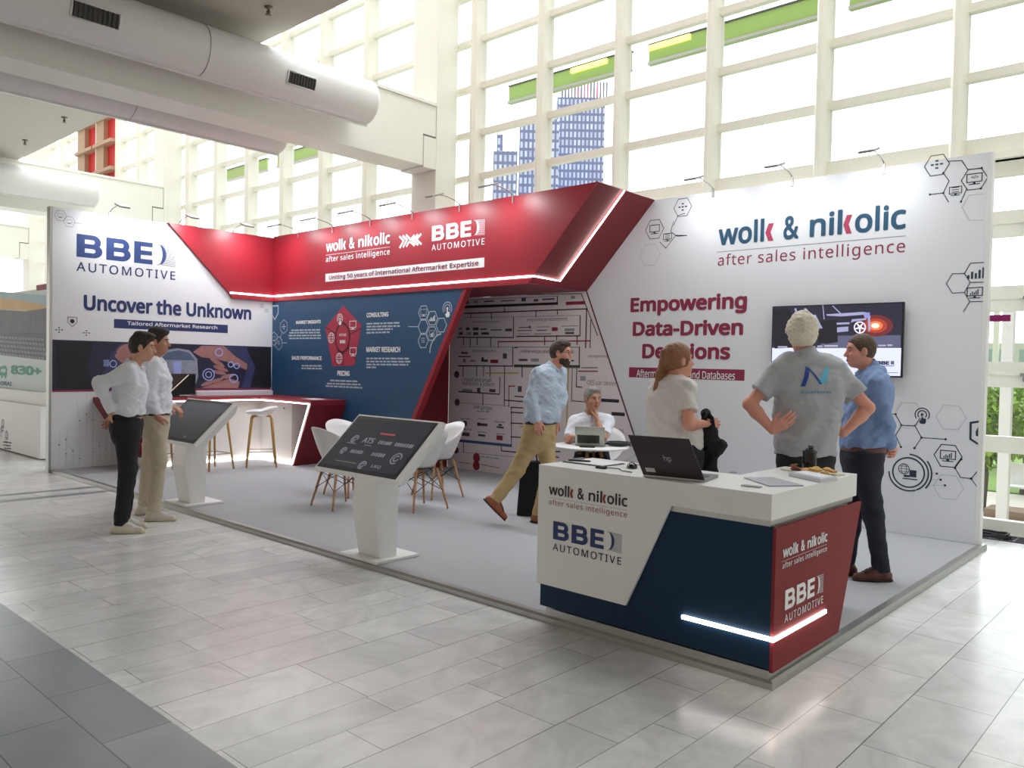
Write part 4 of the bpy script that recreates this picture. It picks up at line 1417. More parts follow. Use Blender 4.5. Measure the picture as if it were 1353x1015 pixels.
def make_laptop(name, label, hinge0, hinge1, up, depthdir, lidlen, baselen, z, mlid, mbase):
    t = thing(name, label, 'laptop', ((hinge0[0]+hinge1[0])/2, (hinge0[1]+hinge1[1])/2, z))
    h0, h1 = np.array((*hinge0, z+.012)), np.array((*hinge1, z+.012))
    w = (h1-h0)/np.linalg.norm(h1-h0)
    W = np.linalg.norm(h1-h0)
    up = np.array(up, float)
    up /= np.linalg.norm(up)
    d = np.array((*depthdir, 0.0))
    d /= np.linalg.norm(d)
    nn = np.cross(w, up)
    c = (h0+h1)/2
    MB().obox(c+up*lidlen/2+nn*0.004*0, w*W/2, up*lidlen/2, nn*0.004).build('screen_lid', mlid, t, bevel=0.002)
    MB().obox(c-np.array((0, 0, .004))+d*baselen/2, w*W/2, d*baselen/2, (0, 0, .008)).build('keyboard_base', mbase, t, bevel=0.002)
    kb = MB()
    for i in range(12):
        for j in range(5):
            kb.obox(c+np.array((0, 0, .005))+w*(W*(i-5.5)/13.2)+d*(baselen*(.16+.10*j)), w*W/30, d*baselen*.04, (0, 0, .001))
    kb.build('keyboard', M_black, t)
    return t, c, w, up, nn, W, d
M_lid = mat('charcoal_lid', (58, 50, 54), 0.35, 0.3)
lp, c, w, u, nn, W, d = make_laptop('laptop', 'open charcoal laptop on the reception counter seen from behind', (-0.775, 0.01), (-0.435, 0.075), (-0.06, -0.075, 0.225), (-0.2, 0.98), 0.238, 0.245, 0.9625, M_lid, M_metal)
class LP:
    def P(self, a, b, e=0.0): return c+w*a+u*b+(nn if nn[1] < 0 else -nn)*(0.004+e)
lpp = LP()
M_silver = mat('silver_mark', (176, 172, 176), 0.3, 0.6)
mk = MB()
letters('hp', lpp, (-0.012, 0.088, 0.028, 0.13), 'logo_lettering', M_silver, lp, 0.0, e=0.001)
b = MB()
rect(b, lpp, -.145, .022, -.09, .046, 0.001)
b.build('sticker', mat('pale_sticker', (196, 190, 192), 0.6), lp)

ls, c, w, u, nn, W, d = make_laptop('laptop', 'silver laptop open on the round table before the seated man', (-3.46, 2.86), (-3.20, 3.02), (0.03, -0.05, 0.2), (-0.5, 0.85), 0.20, 0.20, TZ+.001, mat('silver_lid', (168, 168, 160), 0.25, 0.7), M_metal)
class LP2:
    def P(self, a, b, e=0.0): return c+w*a+u*b+(nn if nn[1] < 0 else -nn)*(0.004+e)
b = MB()
rect(b, LP2(), -.13, .02, .10, .11, 0.001)
b.build('lid_reflection', mat('dark_olive_reflection', (42, 46, 38), 0.4, var=0.6, nscale=30), ls)  # dark reflection in the lid, painted as a coloured patch
ky = at(800, 579, 8.35)
kc = thing('pencil_case', 'dark soft case lying on the round table beside the silver laptop', 'case', (-3.14, 3.17, TZ))
b = MB()
b.ell((-3.14, 3.17, TZ+.028), (.14, .065, .026), 16, 8, ((0.85, 0.52, 0), (-0.52, 0.85, 0), (0, 0, 1)))
b.build('case_body', mat('charcoal_fabric', (44, 42, 48), 0.9), kc)
b = MB()
b.tube([(-3.25, 3.10, TZ+.05), (-3.14, 3.17, TZ+.056), (-3.03, 3.24, TZ+.05)], .004, 5)
b.build('zipper', M_black, kc)
ph = thing('phone', 'black phone lying on the round table edge in front of the silver laptop', 'phone', (-3.30, 2.80, TZ))
MB().obox((-3.28, 2.83, TZ+.005), (.065, .045, 0), (-.022, .03, 0), (0, 0, .004)).build('phone_body', M_black, ph, bevel=0.002)

# ------------------------------------------------------------------ things on the reception counter
ZC = 0.9625
def flat(name, label, cat, pts, h, m, pname='sheet', z=ZC):
    cx = sum(p[0] for p in pts)/len(pts)
    cy = sum(p[1] for p in pts)/len(pts)
    t = thing(name, label, cat, (cx, cy, z))
    MB().prism([(x, y, z) for x, y in pts], (0, 0, h)).build(pname, m, t)
    return t
flat('folder', 'thin grey folder lying near the counter corner between phone and brochure tray', 'folder', [(-0.373, 0.397), (-0.275, 0.539), (-0.022, 0.363), (-0.139, 0.204)], 0.006, mat('grey_folder', (168, 168, 176), 0.45), 'cover')
pp = flat('phone', 'pale grey phone lying at the front of the counter beside the grey folder', 'phone', [(-0.245, 0.105), (-0.235, 0.145), (-0.15, 0.150), (-0.145, 0.112)], 0.008, mat('pale_phone', (172, 172, 178), 0.3), 'phone_body')
pl_ = thing('biscuit_plate', 'pale board with biscuits on the counter beside the black jar', 'plate', (-0.2, 0.93, ZC))
MB().prism([(-0.40, 0.93, ZC), (-0.30, 1.11, ZC), (-0.035, 0.985, ZC), (-0.10, 0.80, ZC)], (0, 0, 0.006)).build('board', mat('cream_board', (206, 200, 168), 0.6), pl_)
M_bis = mat('golden_biscuit', (204, 160, 92), 0.8, var=0.2, nscale=60)
M_bis2 = mat('dark_biscuit', (134, 84, 62), 0.8, var=0.2, nscale=60)
rr = random.Random(5)
BIS = []
def biscuit(x, y, z, rz, dark, label):
    o = MB()
    o.lathe([(.019, 0), (.024, .003), (.024, .007), (.018, .011), (.006, .012)], (0, 0, 0), 12)
    q = o.build('biscuit', M_bis2 if dark else M_bis)
    q.location = (x, y, z)
    q.rotation_euler = (0.25*math.cos(rz), 0.25*math.sin(rz), rz)
    tag(q, label, 'biscuit', 'dark biscuits on the board' if dark else 'golden biscuits on the board')
    return q
bi0 = {}
n = 0
for k in range(22):
    dark = k < 7
    x = (-0.33+0.09*rr.random()) if dark else (-0.23+0.15*rr.random())
    y = (0.93+0.06*rr.random()) if dark else (0.84+0.10*rr.random())
    if abs(x+0.26) < 0.055 and abs(y-0.985) < 0.055: y -= 0.07
    z = ZC+0.008+0.010*(k % 3)
    lb = 'small dark reddish biscuit in the heap at the near side of the black jar' if dark else 'small golden biscuit in the heap on the pale board'
    key = dark
    if key not in bi0:
        bi0[key] = biscuit(x, y, z, rr.random()*6, dark, lb)
    else:
        q = bi0[key].copy()
        COL.objects.link(q)
        q.location = (x, y, z)
        a = rr.random()*6
        q.rotation_euler = (0.25*math.cos(a), 0.25*math.sin(a), a)
jr = thing('jar', 'black glossy jar with shiny sweet wrappers in it on the counter', 'jar', (-0.26, 1.02, ZC))
M_gloss = mat('black_gloss', (18, 18, 20), 0.12)
MB().lathe([(.030, .007), (.039, .012), (.042, .06), (.040, .105), (.043, .112), (.043, .12), (.036, .122), (.034, .10)], (-0.26, 1.02, ZC), 24).build('jar_body', M_gloss, jr)
w = MB()
for k in range(9):
    a = k*0.9
    w.ell((-0.26+.024*math.cos(a)*(k % 3)/2, 1.02+.024*math.sin(a)*(k % 3)/2, ZC+.118+.008*(k % 4)), (.013, .009, .014), 7, 5, ((math.cos(a), math.sin(a), .3), (-math.sin(a), math.cos(a), 0), (0, -.3, 1)))
w.build('sweet_wrappers', mat('shiny_wrapper', (96, 98, 104), 0.15, 0.8, var=0.6, nscale=80), jr)
ty = thing('brochure_tray', 'low white brochure tray on the counter before the biscuits', 'tray', (-0.11, 0.68, ZC))
ex, ey = np.array((0.232, -0.128, 0)), np.array((0.035, 0.150, 0))
p0 = np.array((-0.245, 0.690, ZC))
MB().prism([p0, p0+ex, p0+ex+ey, p0+ey], (0, 0, 0.022)).build('tray_body', mat('lilac_white_card', (206, 206, 216), 0.5), ty, bevel=0.002)
b = MB()
b.prism([p0+ex*.06+ey*.1+(0, 0, .022), p0+ex*.94+ey*.1+(0, 0, .022), p0+ex*.94+ey*.9+(0, 0, .022), p0+ex*.06+ey*.9+(0, 0, .022)], (0, 0, .004))
b.build('brochure_sheet', M_print, ty)
cbd = thing('clipboard', 'black-edged clipboard with white paper at the far end of the counter', 'clipboard', (-1.32, 0.30, ZC))
MB().prism([(-1.475, 0.17, ZC), (-1.165, 0.17, ZC), (-1.165, 0.40, ZC), (-1.475, 0.40, ZC)], (0, 0, .004)).build('board', M_black, cbd)
MB().prism([(-1.465, 0.195, ZC+.004), (-1.175, 0.18, ZC+.004), (-1.175, 0.395, ZC+.004), (-1.465, 0.395, ZC+.004)], (0, 0, .003)).build('paper', M_whiteink, cbd)
MB().obox((-1.45, 0.30, ZC+.012), (.012, 0, 0), (0, .05, 0), (0, 0, .006)).build('clip', M_metal, cbd)
pn = thing('pen', 'black pen lying across the white paper of the clipboard', 'pen', (-1.40, 0.22, ZC+.007))
b = MB()
b.tube([(-1.45, 0.20, ZC+.013), (-1.33, 0.255, ZC+.013), (-1.32, 0.26, ZC+.013)], [.0055, .0055, .002], 8)
b.build('barrel', M_black, pn)
b = MB()
b.obox((-1.42, 0.214, ZC+.019), (.02, .009, 0), (-.001, .002, 0), (0, 0, .001))
b.build('pen_clip', M_metal, pn)
bb = thing('adapter', 'small black box adapter at the front edge of the counter', 'adapter', (-1.12, 0.11, ZC))
MB().box(-1.165, -1.10, 0.095, 0.125, ZC, ZC+.016).build('adapter_body', M_black, bb, bevel=0.003)
b = MB()
b.tube([(-1.10, .11, ZC+.008), (-1.04, .16, ZC+.004), (-.98, .10, ZC+.004), (-.9, .085, ZC+.004)], .003, 6)
b.build('cable', M_black, bb)
ms = thing('computer_mouse', 'black computer mouse on the counter beside the charcoal laptop', 'computer mouse', (-1.03, 0.28, ZC))
b = MB()
b.ell((-1.03, 0.28, ZC+.004), (.032, .056, .030), 14, 8, ((0.8, 0.6, 0), (-.6, .8, 0), (0, 0, 1)))
b.v = [(x, y, max(z, ZC+.001)) for x, y, z in b.v]
b.build('mouse_body', M_gloss, ms)
b = MB()
b.ell((-1.052, 0.308, ZC+.030), (.004, .010, .006), 8, 6, ((0.8, 0.6, 0), (-.6, .8, 0), (0, 0, 1)))
b.build('scroll_wheel', M_grille, ms)
b = MB()
b.tube([(-1.064, 0.325, ZC+.008), (-1.1, 0.40, ZC+.004), (-1.0, 0.46, ZC+.004), (-.86, 0.36, ZC+.004), (-.80, .24, ZC+.004)], .0025, 6)
b.build('cable', M_black, ms)
kr = thing('key_ring', 'thin metal ring lying on the counter beyond the laptop keyboard', 'ring', (-.52, .55, ZC))
b = MB()
b.tube([(-.52+.02*math.cos(k*PI/8), .56+.02*math.sin(k*PI/8), ZC+.003) for k in range(17)], .002, 5)
b.build('ring', M_metal, kr)

# ------------------------------------------------------------------ monitor on the bar
mo = thing('monitor', 'black desktop monitor on the bar with a diagonal light reflection stripe on screen', 'monitor', (-9.62, 1.5, 1.0))
MB().box(-9.66, -9.63, 1.22, 1.80, 1.03, 1.335).build('case', M_black, mo, bevel=0.004)
b = MB()
b.poly([(-9.629, 1.235, 1.045), (-9.629, 1.785, 1.045), (-9.629, 1.785, 1.32), (-9.629, 1.235, 1.32)])
b.build('screen', mat('black_screen', (30, 32, 36), 0.15), mo)
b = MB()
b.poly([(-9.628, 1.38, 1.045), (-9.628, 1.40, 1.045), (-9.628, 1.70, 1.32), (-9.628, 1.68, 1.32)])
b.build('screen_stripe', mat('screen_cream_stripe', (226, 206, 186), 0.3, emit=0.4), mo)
b = MB()
b.poly([(-9.6285, 1.235, 1.12), (-9.6285, 1.235, 1.32), (-9.6285, 1.66, 1.32), (-9.6285, 1.38, 1.06)])
b.build('screen_brown_field', mat('screen_brown', (70, 58, 54), 0.2), mo)
b = MB()
b.box(-9.655, -9.635, 1.46, 1.56, 1.01, 1.06)
b.box(-9.74, -9.56, 1.38, 1.64, 1.0, 1.012)
b.build('stand', M_black, mo)
sh = thing('storage_box', 'long white box lying on the bar against the end wall', 'box', (-9.9, 2.6, 1.0))
MB().box(-9.97, -9.83, 1.92, 3.18, 1.0, 1.07).build('box_body', M_print, sh, bevel=0.003)

flat('leaflet', 'white leaflet lying at the open end of the dark red bar', 'leaflet', [(-8.50, 2.84), (-8.20, 2.84), (-8.20, 3.06), (-8.50, 3.06)], 0.004, M_whiteink, 'sheet', 1.0)
# ------------------------------------------------------------------ bag on the stand floor
bg = thing('tote_bag', 'tall black bag standing on the grey carpet behind the walking man', 'bag', (-3.15, 2.42, ZP))
b = MB()
p = at(697, 640, 8.05)
bx_, by_ = float(p[0]), float(p[1])
b.prism([(bx_-.09, by_-.06, ZP), (bx_+.10, by_+.05, ZP), (bx_+.12, by_+.06, .60), (bx_-.05, by_-.05, .60)], (-.06, .10, 0))
b.build('bag_body', mat('black_canvas', (24, 24, 28), 0.9), bg, bevel=0.015)
b = MB()
b.tube([(bx_-.03, by_-.02, .59), (bx_-.02, by_, .74), (bx_+.05, by_+.05, .74), (bx_+.07, by_+.06, .59)], .008, 6)
b.build('handle', M_black, bg)
bg.location = (0, 0, 0) if False else bg.location
# ------------------------------------------------------------------ neighbouring stand
nw = thing('partition_wall', 'narrow white partition end of the neighbouring stand', 'partition wall', (-10.3, 0.5, 0))
MB().box(-10.30, -10.13, 0.06, 1.6, 0.0, 2.52).build('panel', M_white, nw, bevel=0.004)
MB().box(-10.33, -10.10, 0.03, 0.10, 0.0, 0.02).build('foot_plate', M_alu, nw)
ns = thing('sign_bar', 'small crimson bar sticking out from the neighbouring white partition', 'sign', (-10.6, 0.1, 2.5))
MB().box(-10.80, -10.30, 0.06, 0.09, 2.46, 2.53).build('bar', mat('magenta_bar', (150, 26, 62), 0.5), ns)
nc = thing('stand_counter', 'white low counter of the neighbouring stand with small black icons', 'counter', (-12.6, 0.7, 0))
MB().box(-14.6, -11.50, 0.34, 1.05, 0.02, 0.80).build('carcass', M_white, nc)
MB().box(-14.6, -11.44, 0.42, 1.10, 0.80, 0.99).build('worktop', M_white, nc, bevel=0.003)
MB().box(-14.5, -11.54, 0.38, 1.0, 0.0, 0.02).build('plinth', M_black, nc)
PL_N = Plane((0, 0.339, 0), (1, 0, 0), (0, -1, 0))
l, f = MB(), MB()
for (px, py), s in (((4, 560), .07), ((9, 575), .07), ((2, 568), .05)):
    c = PL_N.at(px, py)
    globe_icon(l, PL_N, c, s)
    screen_icon(l, f, PL_N, (c[0]-.02, c[1]-.08), s*.8)
para(l, PL_N, PL_N.at, [((4, 584), (16, 585)), ((4, 588), (14, 589)), ((6, 592), (15, 593))], .02, 8)
l.build('icon_lines', M_dark, nc)
f.build('icon_fills', M_dark, nc)
nb = thing('display_panel', 'lit landscape photo panel with a large green number 830+', 'display panel', (-13, 0.62, 1.0))
MB().box(-15.2, -11.86, 0.60, 0.64, 0.991, 2.60).build('panel', mat('pale_mint_print', (226, 240, 238), 0.5), nb)
PL_P = Plane((0, 0.599, 0), (1, 0, 0), (0, -1, 0))
cP = crop(0, 350, .2857)
Q = lambda x, y: PL_P.at(*cP(x, y))
def band(name, pts, m, e=.001):
    b = MB()
    b.poly([PL_P.P(*Q(*q), e) for q in pts])
    return b.build(name, m, nb)
band('printed_sky', [(-60, 180), (216, 195), (216, 142), (-60, 118)], mat('printed_pale_blue', (176, 206, 214), 0.5, var=0.15, nscale=2))
band('printed_sunset', [(-60, 205), (216, 215), (216, 188), (120, 168), (-60, 142)], mat('printed_orange', (226, 186, 118), 0.5, var=0.2, nscale=3), .0015)
band('printed_hills', [(-60, 320), (216, 330), (216, 200), (120, 215), (-60, 205)], mat('printed_hills', (96, 100, 106), 0.5, var=0.5, nscale=4), .002)
fb = band('printed_solar_field', [(-60, 410), (216, 442), (216, 318), (100, 312), (-60, 318)], mat('printed_dark_slate', (74, 82, 94), 0.5, var=0.3, nscale=6), .0025)
b = MB()
for j in range(5):
    for i in range(18):
        x = -50+i*15+j*4
        y = 326+j*19+i*(0.9+.2*j)
        if x > 204: continue
        b.poly([PL_P.P(*Q(*q), .003) for q in ((x, y), (x+11, y+1), (x+13, y+12), (x+2, y+11))])
b.build('printed_solar_panels', mat('printed_steel_grey', (134, 146, 156), 0.5), fb)
letters('830+', PL_P, Q(50, 505)+Q(194, 470), 'lettering', mat('green_teal_ink', (108, 182, 166), 0.6), nb, 0.04)
letters('ORAI', PL_P, Q(2, 556)+Q(54, 542), 'lettering', mat('blue_grey_ink', (110, 132, 168), 0.6), nb, 0.02)
b = MB()
ribbon(b, PL_P, [Q(2, 505), Q(2, 478), Q(24, 472), Q(30, 486), Q(30, 505)], 0.05, .002, True)
ngon(b, PL_P, Q(10, 508), .06, 10, 0, .002)
ngon(b, PL_P, Q(25, 510), .06, 10, 0, .002)
b.build('truck_icon', mat('green_teal_ink', (108, 182, 166)), nb)

# magenta sign strip beyond the right wall
ms_ = thing('sign_bar', 'magenta bar sticking out behind the right wall end, before the windows', 'sign', (0, 4.6, 2.06))
MB().box(-0.25, 0.115, 4.42, 4.45, 2.035, 2.092).build('bar', mat('bright_magenta', (150, 16, 104), 0.5), ms_)

# floor grating and cable coils under the windows
gt = thing('floor_grille', 'dark metal floor grating along the foot of the windows', 'grating', (0, 5.0, 0))
b = MB()
for k in range(7):
    b.box(-6.0, 3.0, 4.93+k*.045, 4.94+k*.045, 0.0015, 0.012)
for k in range(90):
    b.box(-6.0+k*.1, -5.985+k*.1, 4.93, 5.21, 0.0015, 0.011)
b.build('grating_bars', mat('gunmetal', (84, 84, 96), 0.4, 0.6), gt)
MB().box(-6.0, 3.0, 4.93, 5.21, 0.0003, 0.002).build('pit', M_black, gt)
for k, (x, y, r, lb) in enumerate(((-0.10, 5.02, .17, 'larger coil of black cable lying on the floor grating'), (-0.42, 5.06, .13, 'smaller coil of black cable peeping out behind the right wall end'))):
    t = thing('cable_coil', lb, 'cable')
    t.location = (x, y, 0.012)
    OFF[t.name] = Vector((x, y, 0.012))
    b = MB()
    b.tube([(x+(r-.004*(i/24))*math.cos(2*PI*i/24), y+(r*.55)*math.sin(2*PI*i/24), .022+.012*math.sin(i*.37)+.010*(i//24)) for i in range(24*4)], .009, 6)
    b.build('cable', M_black, t)

# sprinklers on the ceiling
for k, (px, py, lb) in enumerate(((355, 9, 'small brass sprinkler head on the ceiling above the long duct'), (85, 155, 'small sprinkler head on the ceiling nearer the short duct beam'), (33, 185, 'small sprinkler head on the ceiling farther from the central beam'))):
    d = FW+(px-676.5)/FPX*RT-(py-507.5)/FPX*UP
    q = CAM+d*((5.63-CAM[2])/d[2])
    t = thing('sprinkler', lb, 'sprinkler', (q[0], q[1], 5.63), 'sprinkler heads on the ceiling')
    b = MB()
    b.lathe([(.05, 0), (.05, -.012), (.018, -.016), (.016, -.05), (.03, -.06), (.03, -.066)], (q[0], q[1], 5.63), 14)
    b.build('sprinkler_body', mat('dull_brass', (128, 118, 100), 0.4, 0.6), t)
    b = MB()
    b.lathe([(.012, -.066), (.010, -.085), (.036, -.09), (.036, -.094)], (q[0], q[1], 5.63), 12)
    b.build('deflector', mat('dull_brass', (128, 118, 100)), t)

# ------------------------------------------------------------------ outside
struct('ground', MB().box(-260, 120, 5.45, 300, -1.2, -0.9), mat('pale_paving', (190, 184, 174), 0.9, var=0.1, nscale=1.5))
struct('lawn', MB().box(-40, 14, 15.5, 60, -0.899, -0.87), mat('lawn_green', (110, 140, 64), 0.95, var=0.3, nscale=8))

# green awning strip along the building, outside the glass
M_lime = mat('lime_fascia', (150, 184, 92), 0.5, var=0.06)
PL_G = Plane((0, 8.6, 0), (1, 0, 0), (0, -1, 0))
M_ygl = mat('yellow_lamp', (255, 246, 130), 0.5, emit=1.1)
for k, (a, z, lb) in enumerate((((672, 138), (833, 92), 'lime green fascia section outside, crossing the skyscraper tops'),
                                ((857, 84), (1092, 13), 'long lime green fascia section outside the windows above the right wall'),
                                ((1122, 6), (1330, -60), 'short end of lime green fascia cut off by the picture top'),
                                ((299, 240), (352, 226), 'small lime green fascia section outside above the end wall'),
                                ((366, 222), (450, 198), 'lime green fascia section outside between beam and corner panel'))):
    p, q = PL_G.at(*a), PL_G.at(*z)
    vb = 0.5*(PL_G.at(672, 138)[1]+PL_G.at(1092, 13)[1])
    t = thing('awning_fascia', lb, 'awning', (p[0], 8.6, vb), 'lime green fascia sections outside the windows')
    MB().prism([(p[0], 8.60, vb), (q[0], 8.60, vb), (q[0], 8.60, vb+.30), (p[0], 8.60, vb+.30)], (0, .06, 0)).build('panel', M_lime, t)
    MB().box(p[0], q[0], 8.56, 8.68, vb-.05, vb).build('edge_profile', M_alu, t)
    b = MB()
    b.box(p[0], q[0], 8.58, 8.70, vb+.30, vb+.33)
    b.build('edge_profile', mat('dark_steel', (70, 74, 72), 0.4, 0.6), t)
    if k < 2:
        x0 = p[0]+(q[0]-p[0])*(.55 if k == 0 else .0)
        b = MB()
        b.box(x0, x0+.85, 8.55, 8.60, vb+.20, vb+.29)
        b.build('lamp', M_ygl, t)

# skyscrapers far off
def tower_material(name, wall, glass, sx, sz):
    m = bpy.data.materials.new(name)
    m.use_nodes = True
    nt = m.node_tree
    p = nt.nodes['Principled BSDF']
    p.inputs['Roughness'].default_value = 0.6
    tc = nt.nodes.new('ShaderNodeTexCoord')
    sp = nt.nodes.new('ShaderNodeSeparateXYZ')
    nt.links.new(tc.outputs['Object'], sp.inputs[0])
    ad = nt.nodes.new('ShaderNodeMath')
    ad.operation = 'ADD'
    nt.links.new(sp.outputs['X'], ad.inputs[0])
    nt.links.new(sp.outputs['Y'], ad.inputs[1])
    cb = nt.nodes.new('ShaderNodeCombineXYZ')
    nt.links.new(ad.outputs[0], cb.inputs[0])
    nt.links.new(sp.outputs['Z'], cb.inputs[1])
    br = nt.nodes.new('ShaderNodeTexBrick')
    br.offset = 0.0
    br.inputs['Scale'].default_value = 1.0
    br.inputs['Brick Width'].default_value = sx
    br.inputs['Row Height'].default_value = sz
    br.inputs['Mortar Size'].default_value = sz*0.17
    br.inputs['Color1'].default_value = lin(*glass)
    br.inputs['Color2'].default_value = lin(*(min(255, g+34) for g in glass))
    br.inputs['Mortar'].default_value = lin(*wall)
    nt.links.new(cb.outputs[0], br.inputs['Vector'])
    nt.links.new(br.outputs['Color'], p.inputs['Base Color'])
    return m
M_tower = tower_material('tower_grid', (112, 122, 160), (176, 188, 214), 1.5, 2.1)  # pale blue of distance haze mixed into the facade colours
def tower(pxl, pxr, pytop, depth, thick, label):
    a = at(pxl, 300, depth)
    b = at(pxr, 300, depth)
    zt = float(at((pxl+pxr)/2, pytop, depth)[2])
    d = (b-a)
    d[2] = 0
    nrm = np.array((-d[1], d[0], 0))
    nrm /= np.linalg.norm(nrm)
    t = thing('skyscraper', label, 'building', (float(a[0]), float(a[1]), -.1))
    m = MB()
    m.prism([(a[0], a[1], -.1), (b[0], b[1], -.1), (b[0]+nrm[0]*thick, b[1]+nrm[1]*thick, -.1), (a[0]+nrm[0]*thick, a[1]+nrm[1]*thick, -.1)], (0, 0, zt+.1))
    m.build('facade', M_tower, t)
    return t, a, b, nrm, zt
t, a, b, nr, zt = tower(733, 796, 130, 210, 30, 'tall pale blue skyscraper beyond the windows with masts on its roof')
m, r = MB(), MB()
for k in range(15):
    p = a+(b-a)*(k+.5)/15
    (r if k in (5, 7, 8, 11) else m).box(p[0]-.13, p[0]+.13, p[1]+1, p[1]+1.5, zt, zt+4.4)
m.build('roof_posts', mat('mast_grey_blue', (120, 126, 150), 0.6), t)
r.build('roof_posts', mat('mast_pink', (216, 110, 150), 0.6), t)
tower(684, 736, 158, 190, 25, "pale blue skyscraper shoulder block beside the tall tower with masts")
tower(650, 682, 200, 178, 8, 'lower pale blue block at the foot of the skyscrapers')
t, a, b, nr, zt = tower(654, 662, 178, 180, 4, 'thin pale spire-like tower tip before the lower skyscraper block')

# trees and terrace outside the right-hand windows
def tree(px, py, depth, hgt, rad, label, seed, nleaf=900):
    p = at(px, py, depth)
    x, y = float(p[0]), float(p[1])
    Z0 = -0.9
    t = thing('tree', label, 'tree', (x, y, Z0), 'leafy trees outside the right windows')
    r = random.Random(seed)
    m = MB()
    m.tube([(x, y, Z0), (x+.04, y, Z0+hgt*.3), (x-.03, y+.04, Z0+hgt*.55), (x, y, Z0+hgt*.8)], [.06, .05, .04, .02], 8)
    for k in range(6):
        a = k*1.1
        z = Z0+hgt*(.35+.07*k)
        m.tube([(x, y, z), (x+rad*.6*math.cos(a), y+rad*.6*math.sin(a), z+.5)], [.035, .012], 6)
    m.build('trunk', mat('tree_bark', (92, 82, 66), 0.9, bump=.4), t)
    lf = MB()
    for k in range(nleaf):
        while True:
            u = np.array([r.uniform(-1, 1) for _ in range(3)])
            if u@u < 1 and r.random() < .35+.65*(u@u): break
        c = np.array((x, y, Z0+hgt*.66))+u*np.array((rad, rad, hgt*.34))
        s = r.uniform(.05, .11)
        A_ = np.array([r.gauss(0, 1) for _ in range(3)])
        A_ /= np.linalg.norm(A_)
        B_ = np.cross(A_, np.array((.3, .2, 1)))
        B_ /= np.linalg.norm(B_)+1e-9
        lf.poly([c-A_*s, c-B_*s*.55, c+A_*s, c+B_*s*.55])
    lf.build('crown', mat('spring_leaves', (142, 172, 70), 0.7, var=0.35, nscale=3), t)
tree(1300, 600, 14.4, 2.25, .62, 'bright green tree outside the windows right beside the right wall end', 1, 1500)
tree(1354, 560, 16.5, 2.35, .95, 'larger bright green tree farther out behind the white post', 2, 1700)
tree(1304, 560, 20.5, 2.4, 1.3, 'bright green tree mostly hidden behind the right wall end', 3, 1200)
def post(px, depth, w, hgt, label):
    p = at(px, 600, depth)
    x, y = float(p[0]), float(p[1])
    t = thing('post', label, 'post', (x, y, -.9), 'white posts on the terrace outside')
    MB().box(x-w/2, x+w/2, y-w/2, y+w/2, -.9, hgt).build('shaft', M_white, t)
    MB().box(x-w*.8, x+w*.8, y-w*.8, y+w*.8, -.9, -.86).build('foot', M_alu, t)
post(1327, 13.0, .16, 2.9, 'white square post outside the window between the trees')
post(1311, 26, .16, 3.6, 'thin white post farther outside among the leaves')
tb_ = thing('terrace_chair', 'white metal garden chair on the terrace outside the window', 'chair', (0, 0, 0))
p = at(1346, 655, 14.6)
x, y, G = float(p[0]), float(p[1]), -.9
tb_.location = (x, y, G)
OFF[tb_.name] = Vector((x, y, G))
MB().box(x-.22, x+.22, y-.22, y+.22, G+.42, G+.45).build('seat', M_white, tb_)
MB().box(x-.22, x+.22, y+.19, y+.22, G+.45, G+.84).build('backrest', M_white, tb_)
for sx in (-1, 1):
    for sy in (-1, 1):
        MB().tube([(x+sx*.2, y+sy*.2, G+.42), (x+sx*.22, y+sy*.22, G)], .014, 6).build('leg', M_white, tb_)
dk = thing('terrace_step', 'low brown wooden step on the terrace outside', 'step', (x, y-.9, G))
MB().box(x-.3, x+1.6, y-1.2, y-.6, G, G+.14).build('boards', mat('weathered_wood', (140, 118, 98), 0.8, var=.15), dk)
# pale office block far behind the left windows and one beyond the right-hand trees
t = thing('office_block', 'pale low office block seen through the right windows above the trees', 'building', (0, 40, -.1))
p = at(1345, 420, 46)
m = MB()
m.box(p[0]-6, p[0]+14, p[1], p[1]+10, -.9, 3.4)
m.build('facade', tower_material('office_grid', (206, 206, 206), (150, 170, 178), 1.6, 1.7), t)
# ------------------------------------------------------------------ figures: implicit surfaces turned into meshes
from mathutils.bvhtree import BVHTree
def nrm(v):
    v = np.array(v, float)
    return v/(np.linalg.norm(v)+1e-12)

